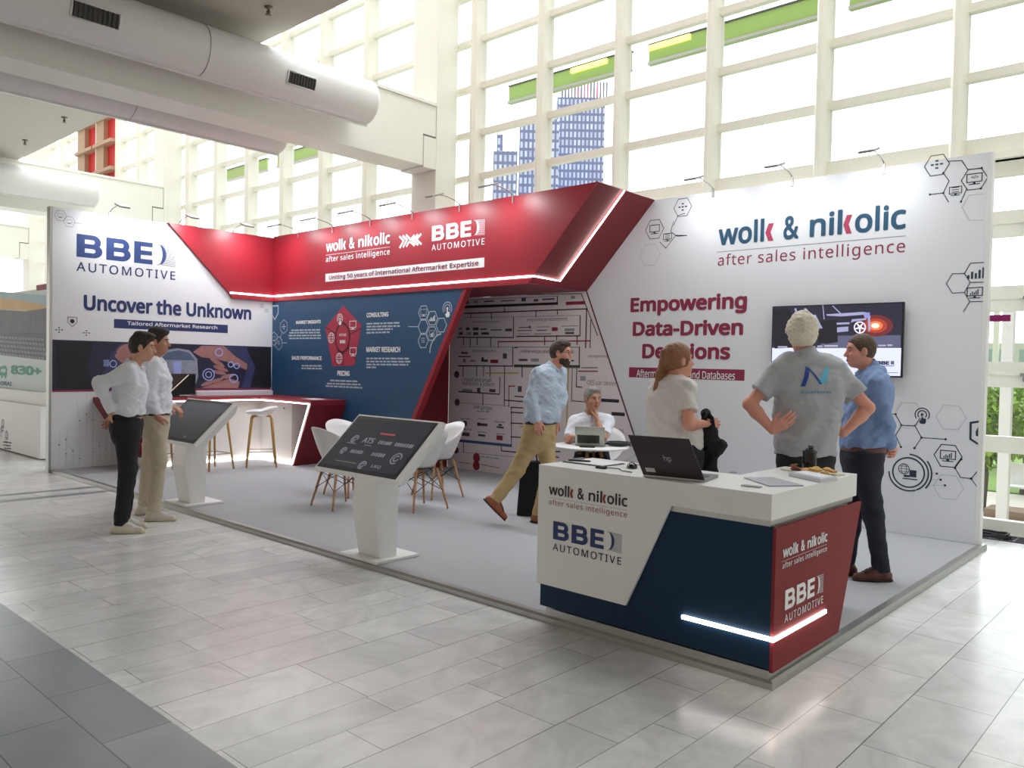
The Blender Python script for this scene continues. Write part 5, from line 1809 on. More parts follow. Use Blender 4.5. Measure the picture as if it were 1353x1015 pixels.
class Sculpt:
    def __init__(s, vox=0.007):
        s.vox = vox
        s.ops = []
        s.wr = None
    def _add(s, fn, lo, hi, k, op):
        s.ops.append((fn, np.array(lo, float), np.array(hi, float), k, op))
        return s
    def cone(s, a, b, ra, rb, k=0.02, op='add'):
        a, b = np.array(a, float), np.array(b, float)
        ab = b-a
        L2 = ab@ab+1e-12
        def fn(P):
            q = P-a
            t = np.clip((q@ab)/L2, 0, 1)
            q = q-t[..., None]*ab
            return np.sqrt((q*q).sum(-1))-(ra+(rb-ra)*t)
        r = max(ra, rb)
        return s._add(fn, np.minimum(a, b)-r, np.maximum(a, b)+r, k, op)
    def sleeve(s, a, b, ra, rb, k=0.03):
        """tapered tube with a flat open end at b"""
        a, b = np.array(a, float), np.array(b, float)
        ab = b-a
        L2 = ab@ab+1e-12
        d_ = ab/math.sqrt(L2)
        def fn(P):
            q = P-a
            t = np.clip((q@ab)/L2, 0, 1.2)
            w = q-t[..., None]*ab
            return np.maximum(np.sqrt((w*w).sum(-1))-(ra+(rb-ra)*np.minimum(t, 1)), (P-b)@d_)
        r = max(ra, rb)
        return s._add(fn, np.minimum(a, b)-r, np.maximum(a, b)+r, k, 'add')
    def ell(s, c, r, ax=None, k=0.02, op='add'):
        c = np.array(c, float)
        r = np.array(r, float)
        A_ = np.array(ax if ax is not None else np.eye(3), float)
        def fn(P):
            q = (P-c)@A_.T
            k0 = np.sqrt(((q/r)**2).sum(-1))
            k1 = np.sqrt(((q/(r*r))**2).sum(-1))+1e-9
            return k0*(k0-1)/k1
        m = r.max()
        return s._add(fn, c-m, c+m, k, op)
    def loft(s, secs, right, k=0.04, op='add'):
        """secs: (centre, half width, half depth); smooth chain of elliptic sections"""
        right = nrm(right)
        for (a, wa, da), (b, wb, db) in zip(secs[:-1], secs[1:]):
            a, b = np.array(a, float), np.array(b, float)
            ab = b-a
            L2 = ab@ab+1e-12
            def fn(P, a=a, ab=ab, L2=L2, wa=wa, wb=wb, da=da, db=db):
                q = P-a
                t = np.clip((q@ab)/L2, 0, 1)
                q = q-t[..., None]*ab
                x = q@right
                y = np.sqrt(np.maximum((q*q).sum(-1)-x*x, 0))
                W = wa+(wb-wa)*t
                D_ = da+(db-da)*t
                e = (np.abs(x/W)**2.3+np.abs(y/D_)**2.3)**(1/2.3)
                return (e-1)*np.minimum(W, D_)
            r = max(wa, wb, da, db)
            s._add(fn, np.minimum(a, b)-r, np.maximum(a, b)+r, k, op)
        return s
    def half(s, p, n, op='cut', k=0.004):
        """remove what lies on the side that n points to"""
        p, n = np.array(p, float), nrm(n)
        s.ops.append((lambda P: (P-p)@n, None, None, k, 'and_neg'))
        return s
    def wrinkle(s, amp, wl, seed, z=None):
        s.wr = (amp, wl, seed)
        return s
    def mesh(s):
        lo = np.min([o[1] for o in s.ops if o[4] == 'add'], 0)-0.02
        hi = np.max([o[2] for o in s.ops if o[4] == 'add'], 0)+0.02
        for fn, l, h, k, op in s.ops:
            if op == 'clipbox':
                lo, hi = np.maximum(lo, l), np.minimum(hi, h)
        h = s.vox
        n = np.ceil((hi-lo)/h).astype(int)+1
        F = np.full(n, 0.5, np.float32)
        axs = [lo[i]+h*np.arange(n[i]) for i in range(3)]
        for fn, l, u, k, op in s.ops:
            if op == 'clipbox': continue
            if l is None:
                i0, i1 = np.zeros(3, int), n
            else:
                m = k+0.03
                i0 = np.clip(np.floor((l-m-lo)/h).astype(int), 0, n)
                i1 = np.clip(np.ceil((u+m-lo)/h).astype(int)+1, 0, n)
            if (i1 <= i0).any(): continue
            sl = tuple(slice(a, b) for a, b in zip(i0, i1))
            P = np.stack(np.meshgrid(*[axs[i][sl[i]] for i in range(3)], indexing='ij'), -1)
            d = fn(P)
            f = F[sl]
            if op == 'add':
                g = np.maximum(k-np.abs(f-d), 0)/k
                F[sl] = np.minimum(f, d)-g*g*k/4
            elif op == 'cut':
                g = np.maximum(k-np.abs(f+d), 0)/k
                F[sl] = np.maximum(f, -d)+g*g*k/4
            else:
                g = np.maximum(k-np.abs(f-d), 0)/k
                F[sl] = np.maximum(f, d)+g*g*k/4
        if s.wr:
            amp, wl, seed = s.wr
            r = np.random.RandomState(seed)
            X, Y, Z = np.meshgrid(*[a.astype(np.float32) for a in axs], indexing='ij')
            w = np.zeros(n, np.float32)
            for j in range(5):
                d = nrm((r.normal(), r.normal(), 1.3*r.normal()))*2*PI/(wl*r.uniform(.7, 1.8))
                q = r.uniform(0, 6.28)
                bend = 1.5*np.sin(d[2]*.37*X+d[0]*.31*Z+q)
                w += np.sin(d[0]*X+d[1]*Y+d[2]*Z+bend+q)
            for j in range(4):
                d = nrm((r.normal(), r.normal(), 1.6*r.normal()))*2*PI/(wl*.42*r.uniform(.7, 1.5))
                q = r.uniform(0, 6.28)
                w += .24*np.sin(d[0]*X+d[1]*Y+d[2]*Z+2.2*np.sin(d[0]*.23*Z+d[2]*.2*Y+q))
            F = F+amp*(w/2.2)
        F[0] = F[-1] = 0.5
        F[:, 0] = F[:, -1] = 0.5
        F[:, :, 0] = F[:, :, -1] = 0.5
        return surface_nets(F, lo, h)
    def build(s, name, m, parent):
        v, f = s.mesh()
        me = bpy.data.meshes.new(name)
        o = OFF[parent.name]
        v = v-np.array(o[:])
        me.vertices.add(len(v))
        me.vertices.foreach_set('co', v.astype(np.float32).ravel())
        me.loops.add(4*len(f))
        me.loops.foreach_set('vertex_index', f.astype(np.int32).ravel())
        me.polygons.add(len(f))
        me.polygons.foreach_set('loop_start', np.arange(0, 4*len(f), 4, dtype=np.int32))
        me.polygons.foreach_set('loop_total', np.full(len(f), 4, np.int32))
        me.polygons.foreach_set('use_smooth', np.ones(len(f), bool))
        me.materials.append(m)
        me.update(calc_edges=True)
        me.validate()
        return link(name, me, parent)

def surface_nets(F, lo, h):
    ins = F < 0
    n = np.array(F.shape)
    cnt = np.zeros(n-1, np.int8)
    cor = [(i, j, k) for i in (0, 1) for j in (0, 1) for k in (0, 1)]
    for i, j, k in cor:
        cnt += ins[i:n[0]-1+i, j:n[1]-1+j, k:n[2]-1+k]
    idx = np.argwhere((cnt > 0) & (cnt < 8))
    V = np.stack([F[idx[:, 0]+i, idx[:, 1]+j, idx[:, 2]+k] for i, j, k in cor], 1).astype(np.float64)
    acc = np.zeros((len(idx), 3))
    c = np.zeros(len(idx))
    for a in range(8):
        for b in range(a+1, 8):
            A_, B_ = np.array(cor[a]), np.array(cor[b])
            if np.abs(A_-B_).sum() != 1: continue
            m = (V[:, a] < 0) != (V[:, b] < 0)
            t = V[m, a]/(V[m, a]-V[m, b])
            acc[m] += A_+t[:, None]*(B_-A_)
            c[m] += 1
    pos = lo+h*(idx+acc/c[:, None])
    vid = np.full(n-1, -1, np.int64)
    vid[idx[:, 0], idx[:, 1], idx[:, 2]] = np.arange(len(idx))
    faces = []
    for ax in range(3):
        a = [slice(0, None)]*3
        b = [slice(0, None)]*3
        a[ax] = slice(0, -1)
        b[ax] = slice(1, None)
        ch = np.argwhere(ins[tuple(a)] != ins[tuple(b)])
        u, v = (ax+1) % 3, (ax+2) % 3
        ok = (ch[:, u] > 0) & (ch[:, v] > 0) & (ch[:, u] < n[u]-1) & (ch[:, v] < n[v]-1)
        ch = ch[ok]
        first = ins[ch[:, 0], ch[:, 1], ch[:, 2]]
        q = []
        for du, dv in ((-1, -1), (0, -1), (0, 0), (-1, 0)):
            p = ch.copy()
            p[:, u] += du
            p[:, v] += dv
            q.append(vid[p[:, 0], p[:, 1], p[:, 2]])
        q = np.stack(q, 1)
        q[~first] = q[~first][:, ::-1]
        faces.append(q)
    f = np.concatenate(faces)
    return pos, f[(f >= 0).all(1)]

CR = nrm((RT[0], RT[1], 0))      # picture-right on the floor
CF = nrm((FW[0], FW[1], 0))      # away from the viewer on the floor
ZU = np.array((0, 0, 1.0))

def add_hand(s, w, d, palm, thumb, curl=0.5, sc=1.0, spread=0.06):
    """w wrist, d towards the knuckles, palm: normal out of the palm, thumb: side of the thumb"""
    d = nrm(d)
    palm = nrm(np.array(palm)-d*(np.array(palm)@d))
    side = nrm(np.cross(palm, d))
    if side@np.array(thumb) < 0: side = -side
    w = np.array(w, float)
    fl = ((.044, .026, .022), (.048, .030, .023), (.044, .028, .022), (.035, .021, .019))
    for i in range(4):
        off = (0.031-0.0205*i)*sc
        kn = w+d*(.088-.004*abs(i-1.2))*sc+side*off
        s.cone(w+side*off*.55+d*.012, kn, .0145*sc, .0115*sc, k=.012)
        p, ang = kn, 0.0
        for j, L in enumerate(fl[i]):
            ang += curl*(0.75, 1.0, 0.6)[j]*(1+.12*i)
            dr = nrm(d*math.cos(ang)+palm*math.sin(ang)+side*spread*(1.5-i)*.6)
            q = p+dr*L*sc
            s.cone(p, q, (.0098-.0008*j)*sc, (.0090-.0010*j)*sc, k=.004)
            p = q
    b = w+d*.022*sc+side*.020*sc
    t1 = b+nrm(d*.62+side*.70+palm*.35)*.045*sc
    t2 = t1+nrm(d*.85+side*.25+palm*(.35+.3*curl))*.032*sc
    t3 = t2+nrm(d*.9+side*.0+palm*(.3+.4*curl))*.025*sc
    s.cone(b, t1, .016*sc, .0125*sc, k=.012).cone(t1, t2, .0118*sc, .0105*sc, k=.004).cone(t2, t3, .0105*sc, .0085*sc, k=.004)

def head_frame(P):
    f = nrm(P['hf'])
    u = nrm(np.array(P.get('hu', ZU), float)-f*(np.array(P.get('hu', ZU), float)@f)*0.0)
    f = nrm(f-u*(f@u))
    r = np.cross(f, u)
    return f, r, u

def person(label, base, P):
    """one standing, walking or sitting figure; P holds joints in world coordinates"""
    t = thing('person', label, 'person', (float(base[0]), float(base[1]), float(base[2])))
    hs = P.get('hs', 1.0)
    f, r, u = head_frame(P)
    hc = np.array(P['head'], float)
    def H_(a, b, c): return hc+(f*a+r*b+u*c)*hs
    ax = np.array((r, f, u))
    fem = P.get('fem', False)
    tr = nrm(P['right'])
    # ---- body
    s = Sculpt(P.get('vox', 0.0065))
    s.ell(H_(-.004, 0, .015), np.array((.074, .096, .102))*hs, ax)
    s.ell(H_(.030, 0, -.050), np.array((.060, .066, .066))*hs, ax, k=.03)
    s.ell(H_(.058, 0, -.085), np.array((.034, .030, .026))*hs, ax, k=.03)
    s.cone(H_(.066, -.026, .032), H_(.066, .026, .032), .020*hs, .020*hs, k=.02)
    for q in (-1, 1):
        s.ell(H_(.058, q*.038, -.022), np.array((.026, .030, .026))*hs, ax, k=.02)
        s.ell(H_(.092, q*.031, .010), np.array((.017, .012, .011))*hs, ax, k=.012, op='cut')
        s.ell(H_(-.002, q*.077, -.006), np.array((.010, .019, .031))*hs, ax, k=.006)
        s.ell(H_(.006, q*.084, -.004), np.array((.006, .010, .018))*hs, ax, k=.004, op='cut')
    s.cone(H_(.088, 0, .018), H_(.112, 0, -.020), .009*hs, .0135*hs, k=.012)
    for q in (-1, 1): s.ell(H_(.100, q*.012, -.024), np.array((.008, .010, .008))*hs, ax, k=.008)
    sm = P.get('smile', 0.0)
    s.cone(H_(.090, -.020, -.053+sm*.008), H_(.096, 0, -.053-sm*.002), .0065*hs, .0075*hs, k=.010)
    s.cone(H_(.090, .020, -.053+sm*.008), H_(.096, 0, -.053-sm*.002), .0065*hs, .0075*hs, k=.010)
    s.cone(H_(.088, -.016, -.066), H_(.088, .016, -.066), .0075*hs, .0075*hs, k=.010)
    nk = np.array(P['neck'], float)
    nr = .048 if fem else .058
    s.cone(H_(-.012, 0, -.065), nk, nr*.94, nr*1.0, k=.03)
    T = P['torso']          # list of (centre, half width, half depth) from the shoulders down
    s.loft([(c, w*.90, d*.90) for c, w, d in T], tr, k=.05)
    ar = P.get('arm_r', 1.0)
    for A_ in P['arms']:
        s.cone(nk*.5+np.array(A_['sh'])*.5-ZU*.01, A_['sh'], .050*ar, .050*ar, k=.05)
        s.cone(A_['sh'], A_['el'], .048*ar, .040*ar, k=.03)
        mid = np.array(A_['el'])*.7+np.array(A_['wr'])*.3
        s.cone(A_['el'], mid, .041*ar, .043*ar, k=.02)
        s.cone(mid, A_['wr'], .042*ar, .027*ar, k=.02)
        add_hand(s, A_['wr'], A_['hd'], A_['palm'], A_['thumb'], A_.get('curl', .5), P.get('hand', 1.0)*.98)
    for L in P['legs']:
        s.cone(L['hip'], L['kn'], .074, .050, k=.04)
        s.cone(L['kn'], np.array(L['kn'])*.65+np.array(L['an'])*.35, .050, .052, k=.02)
        s.cone(np.array(L['kn'])*.65+np.array(L['an'])*.35, L['an'], .052, .036, k=.02)
        s.cone(L['an'], np.array(L['an'])+nrm(L['td'])*.11-nrm(L.get('fu', ZU))*.045, .036, .026, k=.02)
    s.build('body', P['skin'], t)
    # ---- top
    s = Sculpt(0.0075)
    lo = P.get('loose', 1.0)
    s.loft([(c, w*lo, d*lo) for c, w, d in T], tr, k=.06)
    for A_ in P['arms']:
        sh, el, wr = (np.array(A_[q], float) for q in ('sh', 'el', 'wr'))
        s.cone(nk*.45+sh*.55-ZU*.012, sh, .062*ar, .066*ar, k=.06)
        if P['sleeve'] == 'long':
            s.cone(sh, el, .066*ar, .055*ar, k=.04).sleeve(el, wr+nrm(wr-el)*.012, .055*ar, .040*ar, k=.03)
            s.sleeve(wr-nrm(wr-el)*.055, wr+nrm(wr-el)*.012, .043*ar, .042*ar, k=.005)
        else:
            e2 = sh+(el-sh)*P.get('sleeve_len', .75)
            s.sleeve(sh, e2, .066*ar, P.get('sleeve_r', .068)*ar, k=.04)
    hem = P['hem']
    s.half((0, 0, hem), (0, 0, -1), k=.006)
    nd = nrm(H_(-.012, 0, -.065)-nk)
    if fem:
        s.cone(nk+nd*.012, nk+nd*.2, .062, .10, k=.01, op='cut')
    else:
        for A_ in P['arms']:
            s.cone(nk-nd*.03, nk*.5+np.array(A_['sh'], float)*.5, .060, .062, k=.04)
        s.sleeve(nk-nd*.06, nk+nd*.022, .088, .0685, k=.03)
        s.ell(nk+f*.088+nd*.020, np.array((.020, .030, .034)), np.array((tr, f, nd)), k=.008, op='cut')
    s.wrinkle(P.get('wr', .0035), .085, P.get('seed', 1))
    shirt = s.build(P['shirt_name'], P['shirt'], t)
    # ---- collar
    if P.get('collar', True):
        s = Sculpt(0.005)
        c0 = nk+nd*.012
        s.cone(c0, c0+nd*.034, .080, .073, k=.01)
        for q in (-1, 1):
            s.cone(c0+f*.062+tr*q*.034+nd*.020, c0+f*.098+tr*q*.044-nd*.022, .013, .008, k=.014)
        s.cone(c0-nd*.05, c0+nd*.10, .070, .064, k=.004, op='cut')
        s.ell(c0+f*.085+nd*.03, np.array((.012, .03, .035)), np.array((tr, f, nd)), k=.006, op='cut')
        s.half(c0+nd*.036-f*.0, nd+f*.22, k=.004)
        s.half(c0-nd*.028, -nd, k=.004)
        s.build('collar', P['shirt'], shirt)
    # ---- trousers
    s = Sculpt(0.0075)
    zb = P['belt']
    pel = P['pelvis']
    s.loft(pel, tr, k=.04)
    tw = P.get('tw', 1.0)
    for L in P['legs']:
        hip, kn, an = (np.array(L[q], float) for q in ('hip', 'kn', 'an'))
        s.cone(hip, kn, .098*tw, .072*tw, k=.05).sleeve(kn, an+nrm(kn-an)*P.get('cuff', .0)-nrm(kn-an)*.012, .070*tw, .060*tw, k=.03)
    s.half((0, 0, zb), (0, 0, 1), k=.004)
    s.wrinkle(P.get('twr', .003), .10, P.get('seed', 1)+40)
    tro = s.build('trousers', P['trousers'], t)
    if P.get('beltmat') is not None:
        s = Sculpt(0.006)
        s.loft([(c, w+.006, d+.006) for c, w, d in pel], tr, k=.04)
        s.half((0, 0, zb+.006), (0, 0, 1), k=.003)
        s.half((0, 0, zb-.030), (0, 0, -1), k=.003)
        s.build('belt', P['beltmat'], tro)
    # ---- shoes
    for L in P['legs']:
        an, td, fu = np.array(L['an'], float), nrm(L['td']), nrm(L.get('fu', ZU))
        g = an-fu*.085
        sd = nrm(np.cross(td, fu))
        s = Sculpt(0.006)
        s.cone(g-td*.045+fu*.036, g+td*.06+fu*.036, .036, .040, k=.02)
        s.cone(g+td*.06+fu*.034, g+td*.175+fu*.026, .043, .030, k=.03)
        s.cone(g+fu*.05-td*.012, an+fu*.015-td*.01, .044, .046, k=.03)
        s.cone(an, g+td*.09+fu*.05, .040, .028, k=.03)
        s.half(g+fu*.008, -fu, k=.003)
        s.ell(an+fu*.05-td*.01, (.04, .04, .05), k=.004, op='cut')
        so = s.build('shoe', L.get('shoe', P['shoe']), t)
        s = Sculpt(0.006)
        s.cone(g-td*.048+fu*.012, g+td*.06+fu*.012, .040, .044, k=.02)
        s.cone(g+td*.06+fu*.012, g+td*.178+fu*.012, .046, .033, k=.03)
        s.half(g+fu*(.024 if P.get('thick', True) else .014), fu, k=.003)
        s.half(g+fu*.0015, -fu, k=.003)
        s.build('sole', P['sole'], so)
        if P['shoe'] is L_snk or L.get('laced', True):
            me = so.data
            so_off = np.array(OFF[so.name][:])
            tree = BVHTree.FromPolygons([v.co for v in me.vertices], [tuple(p.vertices) for p in me.polygons])
            def top(a, w):
                q = g+td*a+sd*w+fu*.2
                h = tree.ray_cast(Vector(q-so_off), Vector(-fu))
                return (np.array(h[0][:])+so_off+fu*.0015) if h[0] is not None else q-fu*.14
            b = MB()
            for i in range(5):
                uu = .062+.015*i
                b.tube([top(uu+.012*(i % 2), -.024), top(uu+.004, -.010), top(uu+.006, .010), top(uu+.012*((i+1) % 2), .024)], .0030, 5)
            for w in (-.026, .026):
                b.tube([top(.058+.018*i, w) for i in range(5)], .0022, 5)
            b.tube([top(.128-.010*(k/3)**2, .011*k) for k in range(-3, 4)], .0016, 5)
            b.build('laces', M_whiteink if P['shoe'] is L_snk else L_dark, so)
    # ---- face
    M_eye = mat('eye_white', (216, 208, 200), 0.3)
    M_iris = mat('eye_iris', (46, 36, 30), 0.2)
    for q in (-1, 1):
        b = MB().ell(H_(.0735, q*.031, .0095), np.array((.0125, .0122, .0072))*hs, 10, 8, tuple(ax))
        e_ = b.build('eye', M_eye, t)
        MB().ell(H_(.0825, q*.031, .0095), np.array((.0060, .0046, .0062))*hs, 8, 6, tuple(ax)).build('iris', M_iris, e_)
        b = MB()
        b.tube([H_(.086, q*.012, .031), H_(.091, q*.030, .037), H_(.076, q*.050, .031)], [.004*hs, .0048*hs, .003*hs], 6)
        b.build('eyebrow', P['hair'], t)
    b = MB()
    b.tube([H_(.089, -.024, -.058+sm*.010), H_(.101, -.010, -.059), H_(.1035, 0, -.059-sm*.002), H_(.101, .010, -.059), H_(.089, .024, -.058+sm*.010)], [.002, .0045+.002*sm, .005+.003*sm, .0045+.002*sm, .002], 6)
    b.build('mouth', mat('mouth_open', (222, 206, 198), 0.4) if sm > .6 else mat('lip_rose', (158, 92, 84), 0.5), t)
    # ---- hair
    hk = P.get('hair_kind', 'short')
    s = Sculpt(0.0055)
    th = {'short': .010, 'quiff': .014, 'fluffy': .021, 'pony': .012, 'crop': .008}[hk]
    s.ell(H_(-.010, 0, .020), np.array((.074+th, .096+th, .102+th))*hs, ax)
    if hk == 'quiff':
        s.ell(H_(.055, 0, .108), np.array((.060, .044, .030))*hs, ax, k=.03)
        s.ell(H_(-.02, 0, .112), np.array((.062, .062, .026))*hs, ax, k=.03)
    if hk == 'fluffy':
        rs = np.random.RandomState(4)
        for k in range(26):
            a, e_ = rs.uniform(0, 6.28), rs.uniform(-.35, 1.4)
            s.ell(H_(-.015+.088*math.cos(a)*math.cos(e_), .074*math.sin(a)*math.cos(e_), .02+.098*math.sin(e_)), np.array((.028, .028, .026))*hs, ax, k=.018)
    if hk == 'short':
        s.ell(H_(.03, 0, .100), np.array((.058, .055, .022))*hs, ax, k=.03)
    if hk == 'pony':
        tie = H_(-.103, 0, .055)
        s.cone(H_(-.07, 0, .06), tie, .045*hs, .026*hs, k=.03)
        pts = [tie]+[np.array(q, float) for q in P['pony']]
        rad = [.026, .032, .033, .029, .022, .010]
        for k in range(len(pts)-1):
            s.cone(pts[k], pts[k+1], rad[k], rad[k+1], k=.02)
    fy = P.get('hairline', .066)
    # carve the face and the neck free
    s.half(H_(.074, 0, fy), f*.86-u*.50, k=.012) if hk != 'pony' else s.ell(H_(.095, 0, -.045), np.array((.080, .070, .125))*hs, ax, k=.014, op='cut')
    if hk != 'pony':
        s.ell(H_(.050, 0, -.125), np.array((.14, .095, .125))*hs, ax, k=.012, op='cut')
        s.ell(H_(-.035, 0, -.150), np.array((.14, .15, .085 if hk != 'fluffy' else .070))*hs, ax, k=.012, op='cut')
    else:
        s.ell(H_(.010, 0, -.14), np.array((.14, .095, .10))*hs, ax, k=.012, op='cut')
    for q in (-1, 1):
        s.ell(H_(.004, q*.090, -.006), np.array((.024, .026, .036))*hs, ax, k=.008, op='cut')
    s.wrinkle({'crop': .0010, 'pony': .0012, 'fluffy': .0026}.get(hk, .0020), .022, P.get('seed', 1)+9)
    s.build('hair', P['hair'], t)
    if P.get('beard'):
        s = Sculpt(0.0055)
        s.ell(H_(.030, 0, -.054), np.array((.066, .073, .072))*hs, ax)
        s.ell(H_(.060, 0, -.094), np.array((.040, .036, .032))*hs, ax, k=.03)
        s.half(H_(.09, 0, -.036), u*.9+f*.42, k=.010)
        s.ell(H_(.108, 0, -.058), np.array((.024, .020, .011))*hs, ax, k=.006, op='cut')
        s.half(H_(-.006, 0, 0), -f, k=.008)
        s.ell(H_(-.02, 0, -.165), np.array((.10, .10, .075))*hs, ax, k=.01, op='cut')
        s.wrinkle(.002, .02, 5)
        s.build('beard', P['hair'], t)
    if P.get('glasses'):
        b = MB()
        for q in (-1, 1):
            b.tube([H_(.098+.0*k, q*.031+.022*math.cos(k*PI/7), .008+.017*math.sin(k*PI/7)) for k in range(15)], .0018, 5, False)
            b.tube([H_(.098, q*.053, .012), H_(.05, q*.078, .012), H_(-.005, q*.082, .008)], .0018, 5)
        b.tube([H_(.100, -.010, .012), H_(.106, 0, .014), H_(.100, .010, .012)], .0018, 5)
        b.build('glasses', M_black, t)
    return t, H_, shirt

SKIN = mat('skin', (206, 156, 132), 0.55, var=.06, nscale=14)
SKIN2 = mat('skin_tan', (190, 136, 110), 0.55, var=.06, nscale=14)
SKIN3 = mat('skin_rosy', (214, 150, 130), 0.55, var=.08, nscale=12)
def cloth(name, rgb, rough=.85): return mat(name, rgb, rough, var=.05, nscale=30, bump=.55, bscale=17)
C_white = cloth('white_cotton', (226, 228, 236))
C_black = cloth('black_trouser_cloth', (26, 26, 30))
C_beige = cloth('beige_chino', (196, 184, 162))
C_khaki = cloth('khaki_chino', (186, 160, 116))
C_sky = cloth('light_blue_cotton', (184, 197, 214))
C_blue = cloth('mid_blue_cotton', (122, 146, 188))
C_grey = cloth('grey_polo_cotton', (170, 172, 177))
C_navy = cloth('dark_navy_cloth', (30, 34, 48))
C_cream = cloth('cream_blouse', (220, 214, 210))
L_snk = mat('white_leather', (206, 200, 186), 0.5)
L_sole = mat('white_rubber', (196, 184, 158), 0.6)
L_tan = mat('tan_leather', (150, 84, 52), 0.4)
L_brown = mat('brown_leather', (92, 48, 38), 0.4)
L_dark = mat('dark_rubber', (40, 32, 30), 0.7)
H_dark = mat('dark_brown_hair', (46, 36, 30), 0.6, var=.3, nscale=60, bump=.8, bscale=90, stretch=(1, 1, .22))
H_brown = mat('brown_hair', (78, 58, 42), 0.6, var=.3, nscale=60, bump=.8, bscale=90, stretch=(1, 1, .22))
H_auburn = mat('auburn_hair', (140, 94, 62), 0.55, var=.25, nscale=60, bump=.8, bscale=90, stretch=(1, 1, .22))
H_white = mat('white_hair', (222, 214, 196), 0.7, var=.12, nscale=60, bump=.8, bscale=90, stretch=(1, 1, .22))
H_grey = mat('grey_hair', (138, 132, 126), 0.7, var=.2, nscale=60, bump=.8, bscale=90, stretch=(1, 1, .22))

def foot(px, py, depth, zf):
    p = at(px, py, depth)
    return np.array((p[0], p[1], zf+.085))
def drop(p, z): return np.array((p[0], p[1], z))

def print_on(obj, name, m, parent, polys, origin, ex, ey, ray, e=.004):
    """flat shapes laid onto a curved garment: polys in (x, y) metres on ex, ey round origin"""
    me = obj.data
    off = np.array(OFF[obj.name][:])
    tree = BVHTree.FromPolygons([v.co for v in me.vertices], [tuple(p.vertices) for p in me.polygons])
    mb = MB()
    for quad in polys:
        n = 6
        def fn(u, v, q=quad):
            a = np.array(q, float)
            p = (a[0]*(1-u)+a[1]*u)*(1-v)+(a[3]*(1-u)+a[2]*u)*v
            w = origin+ex*p[0]+ey*p[1]-ray*.6-off
            hit = tree.ray_cast(Vector(w), Vector(ray))
            q3 = np.array(hit[0][:]) if hit[0] is not None else w+ray*.6
            return q3-ray*e+off
        mb.grid(fn, n, n)
    return mb.build(name, m, parent)
H_brown2 = mat('warm_dark_hair', (66, 46, 36), 0.6, var=.3, nscale=60, bump=.8, bscale=90, stretch=(1, 1, .22))
# ------------------------------------------------------------------ the two young men at the first kiosk
D = 7.17
J = lambda x, y, d=0.0: at(x, y, D+d)
F1 = nrm(CR*.97+CF*.22)
R1 = np.cross(F1, ZU)
n = J(176, 484)
person('man in white shirt and black trousers with a hand on his hip by the kiosk', drop(J(165, 700), 0), dict(
    head=J(188, 459), hf=F1*.97-ZU*.12, hu=ZU+F1*.16, neck=n, right=R1, skin=SKIN, seed=1,
    torso=[(J(174, 496), .175, .095), (J(173, 510), .185, .128), (J(170, 533), .165, .122), (J(169, 548), .165, .125), (J(167, 566), .175, .125)],
    arms=[dict(sh=J(168, 491, -.17), el=J(131, 507, -.24), wr=J(147, 543, -.19), hd=J(146, 555, -.10)-J(147, 543, -.19), palm=CR, thumb=-ZU, curl=.8),
          dict(sh=J(178, 490, .17), el=J(158, 524, .25), wr=J(154, 547, .22), hd=-ZU*.6-F1*.5, palm=-CF, thumb=F1, curl=.4)],
    legs=[dict(hip=J(167, 570, -.08), kn=J(168, 625, -.09), an=foot(159, 700, D-.06, 0), td=F1*.95-CF*.12),
          dict(hip=J(169, 570, .09), kn=J(170, 622, .10), an=foot(163, 694, D+.12, 0), td=F1)],
    pelvis=[(J(169, 546), .160, .122), (J(167, 560), .172, .126), (J(167, 574), .165, .120)],
    belt=float(J(169, 546)[2]), beltmat=M_black, hem=float(J(169, 548)[2]), sleeve='long', shirt=C_white, shirt_name='shirt', trousers=C_black,
    shoe=L_snk, sole=L_sole, hair=H_dark, hair_kind='quiff', tw=.98, wr=.0055))

D = 7.69
F2 = nrm(CR*.95+CF*.25)
R2 = np.cross(F2, ZU)
person('man in white shirt and beige trousers reaching for the kiosk screen', drop(J(205, 688), 0), dict(
    head=J(208, 452), hf=F2*.97-ZU*.12-CF*.1, hu=ZU+F2*.10, neck=J(203, 476), right=R2, skin=SKIN2, seed=2,
    torso=[(J(204, 487), .175, .095), (J(206, 502), .185, .128), (J(206, 528), .168, .125), (J(206, 545), .165, .122), (J(205, 562), .172, .122)],
    arms=[dict(sh=J(201, 484, -.18), el=J(197, 523, -.21), wr=J(209, 550, -.17), hd=J(212, 565, -.12)-J(209, 550, -.17), palm=CF, thumb=F2, curl=.3),
          dict(sh=J(208, 483, .18), el=J(213, 522, .20), wr=J(227, 537, .16), hd=J(240, 543, .14)-J(227, 537, .16), palm=-ZU, thumb=-CF, curl=.55)],
    legs=[dict(hip=J(207, 566, -.08), kn=J(210, 608, -.10), an=foot(203, 686, D-.02, 0), td=F2*.95-CF*.1),
          dict(hip=J(204, 565, .09), kn=J(197, 610, .17), an=foot(190, 677, D+.28, 0), td=F2)],
    pelvis=[(J(206, 543), .160, .118), (J(205, 557), .170, .122), (J(205, 570), .165, .118)],
    belt=float(J(206, 544)[2]), beltmat=M_black, hem=float(J(206, 546)[2]), sleeve='long', shirt=C_white, shirt_name='shirt', trousers=C_beige,
    shoe=L_snk, sole=L_sole, hair=H_dark, hair_kind='quiff', cuff=.03, wr=.0055))

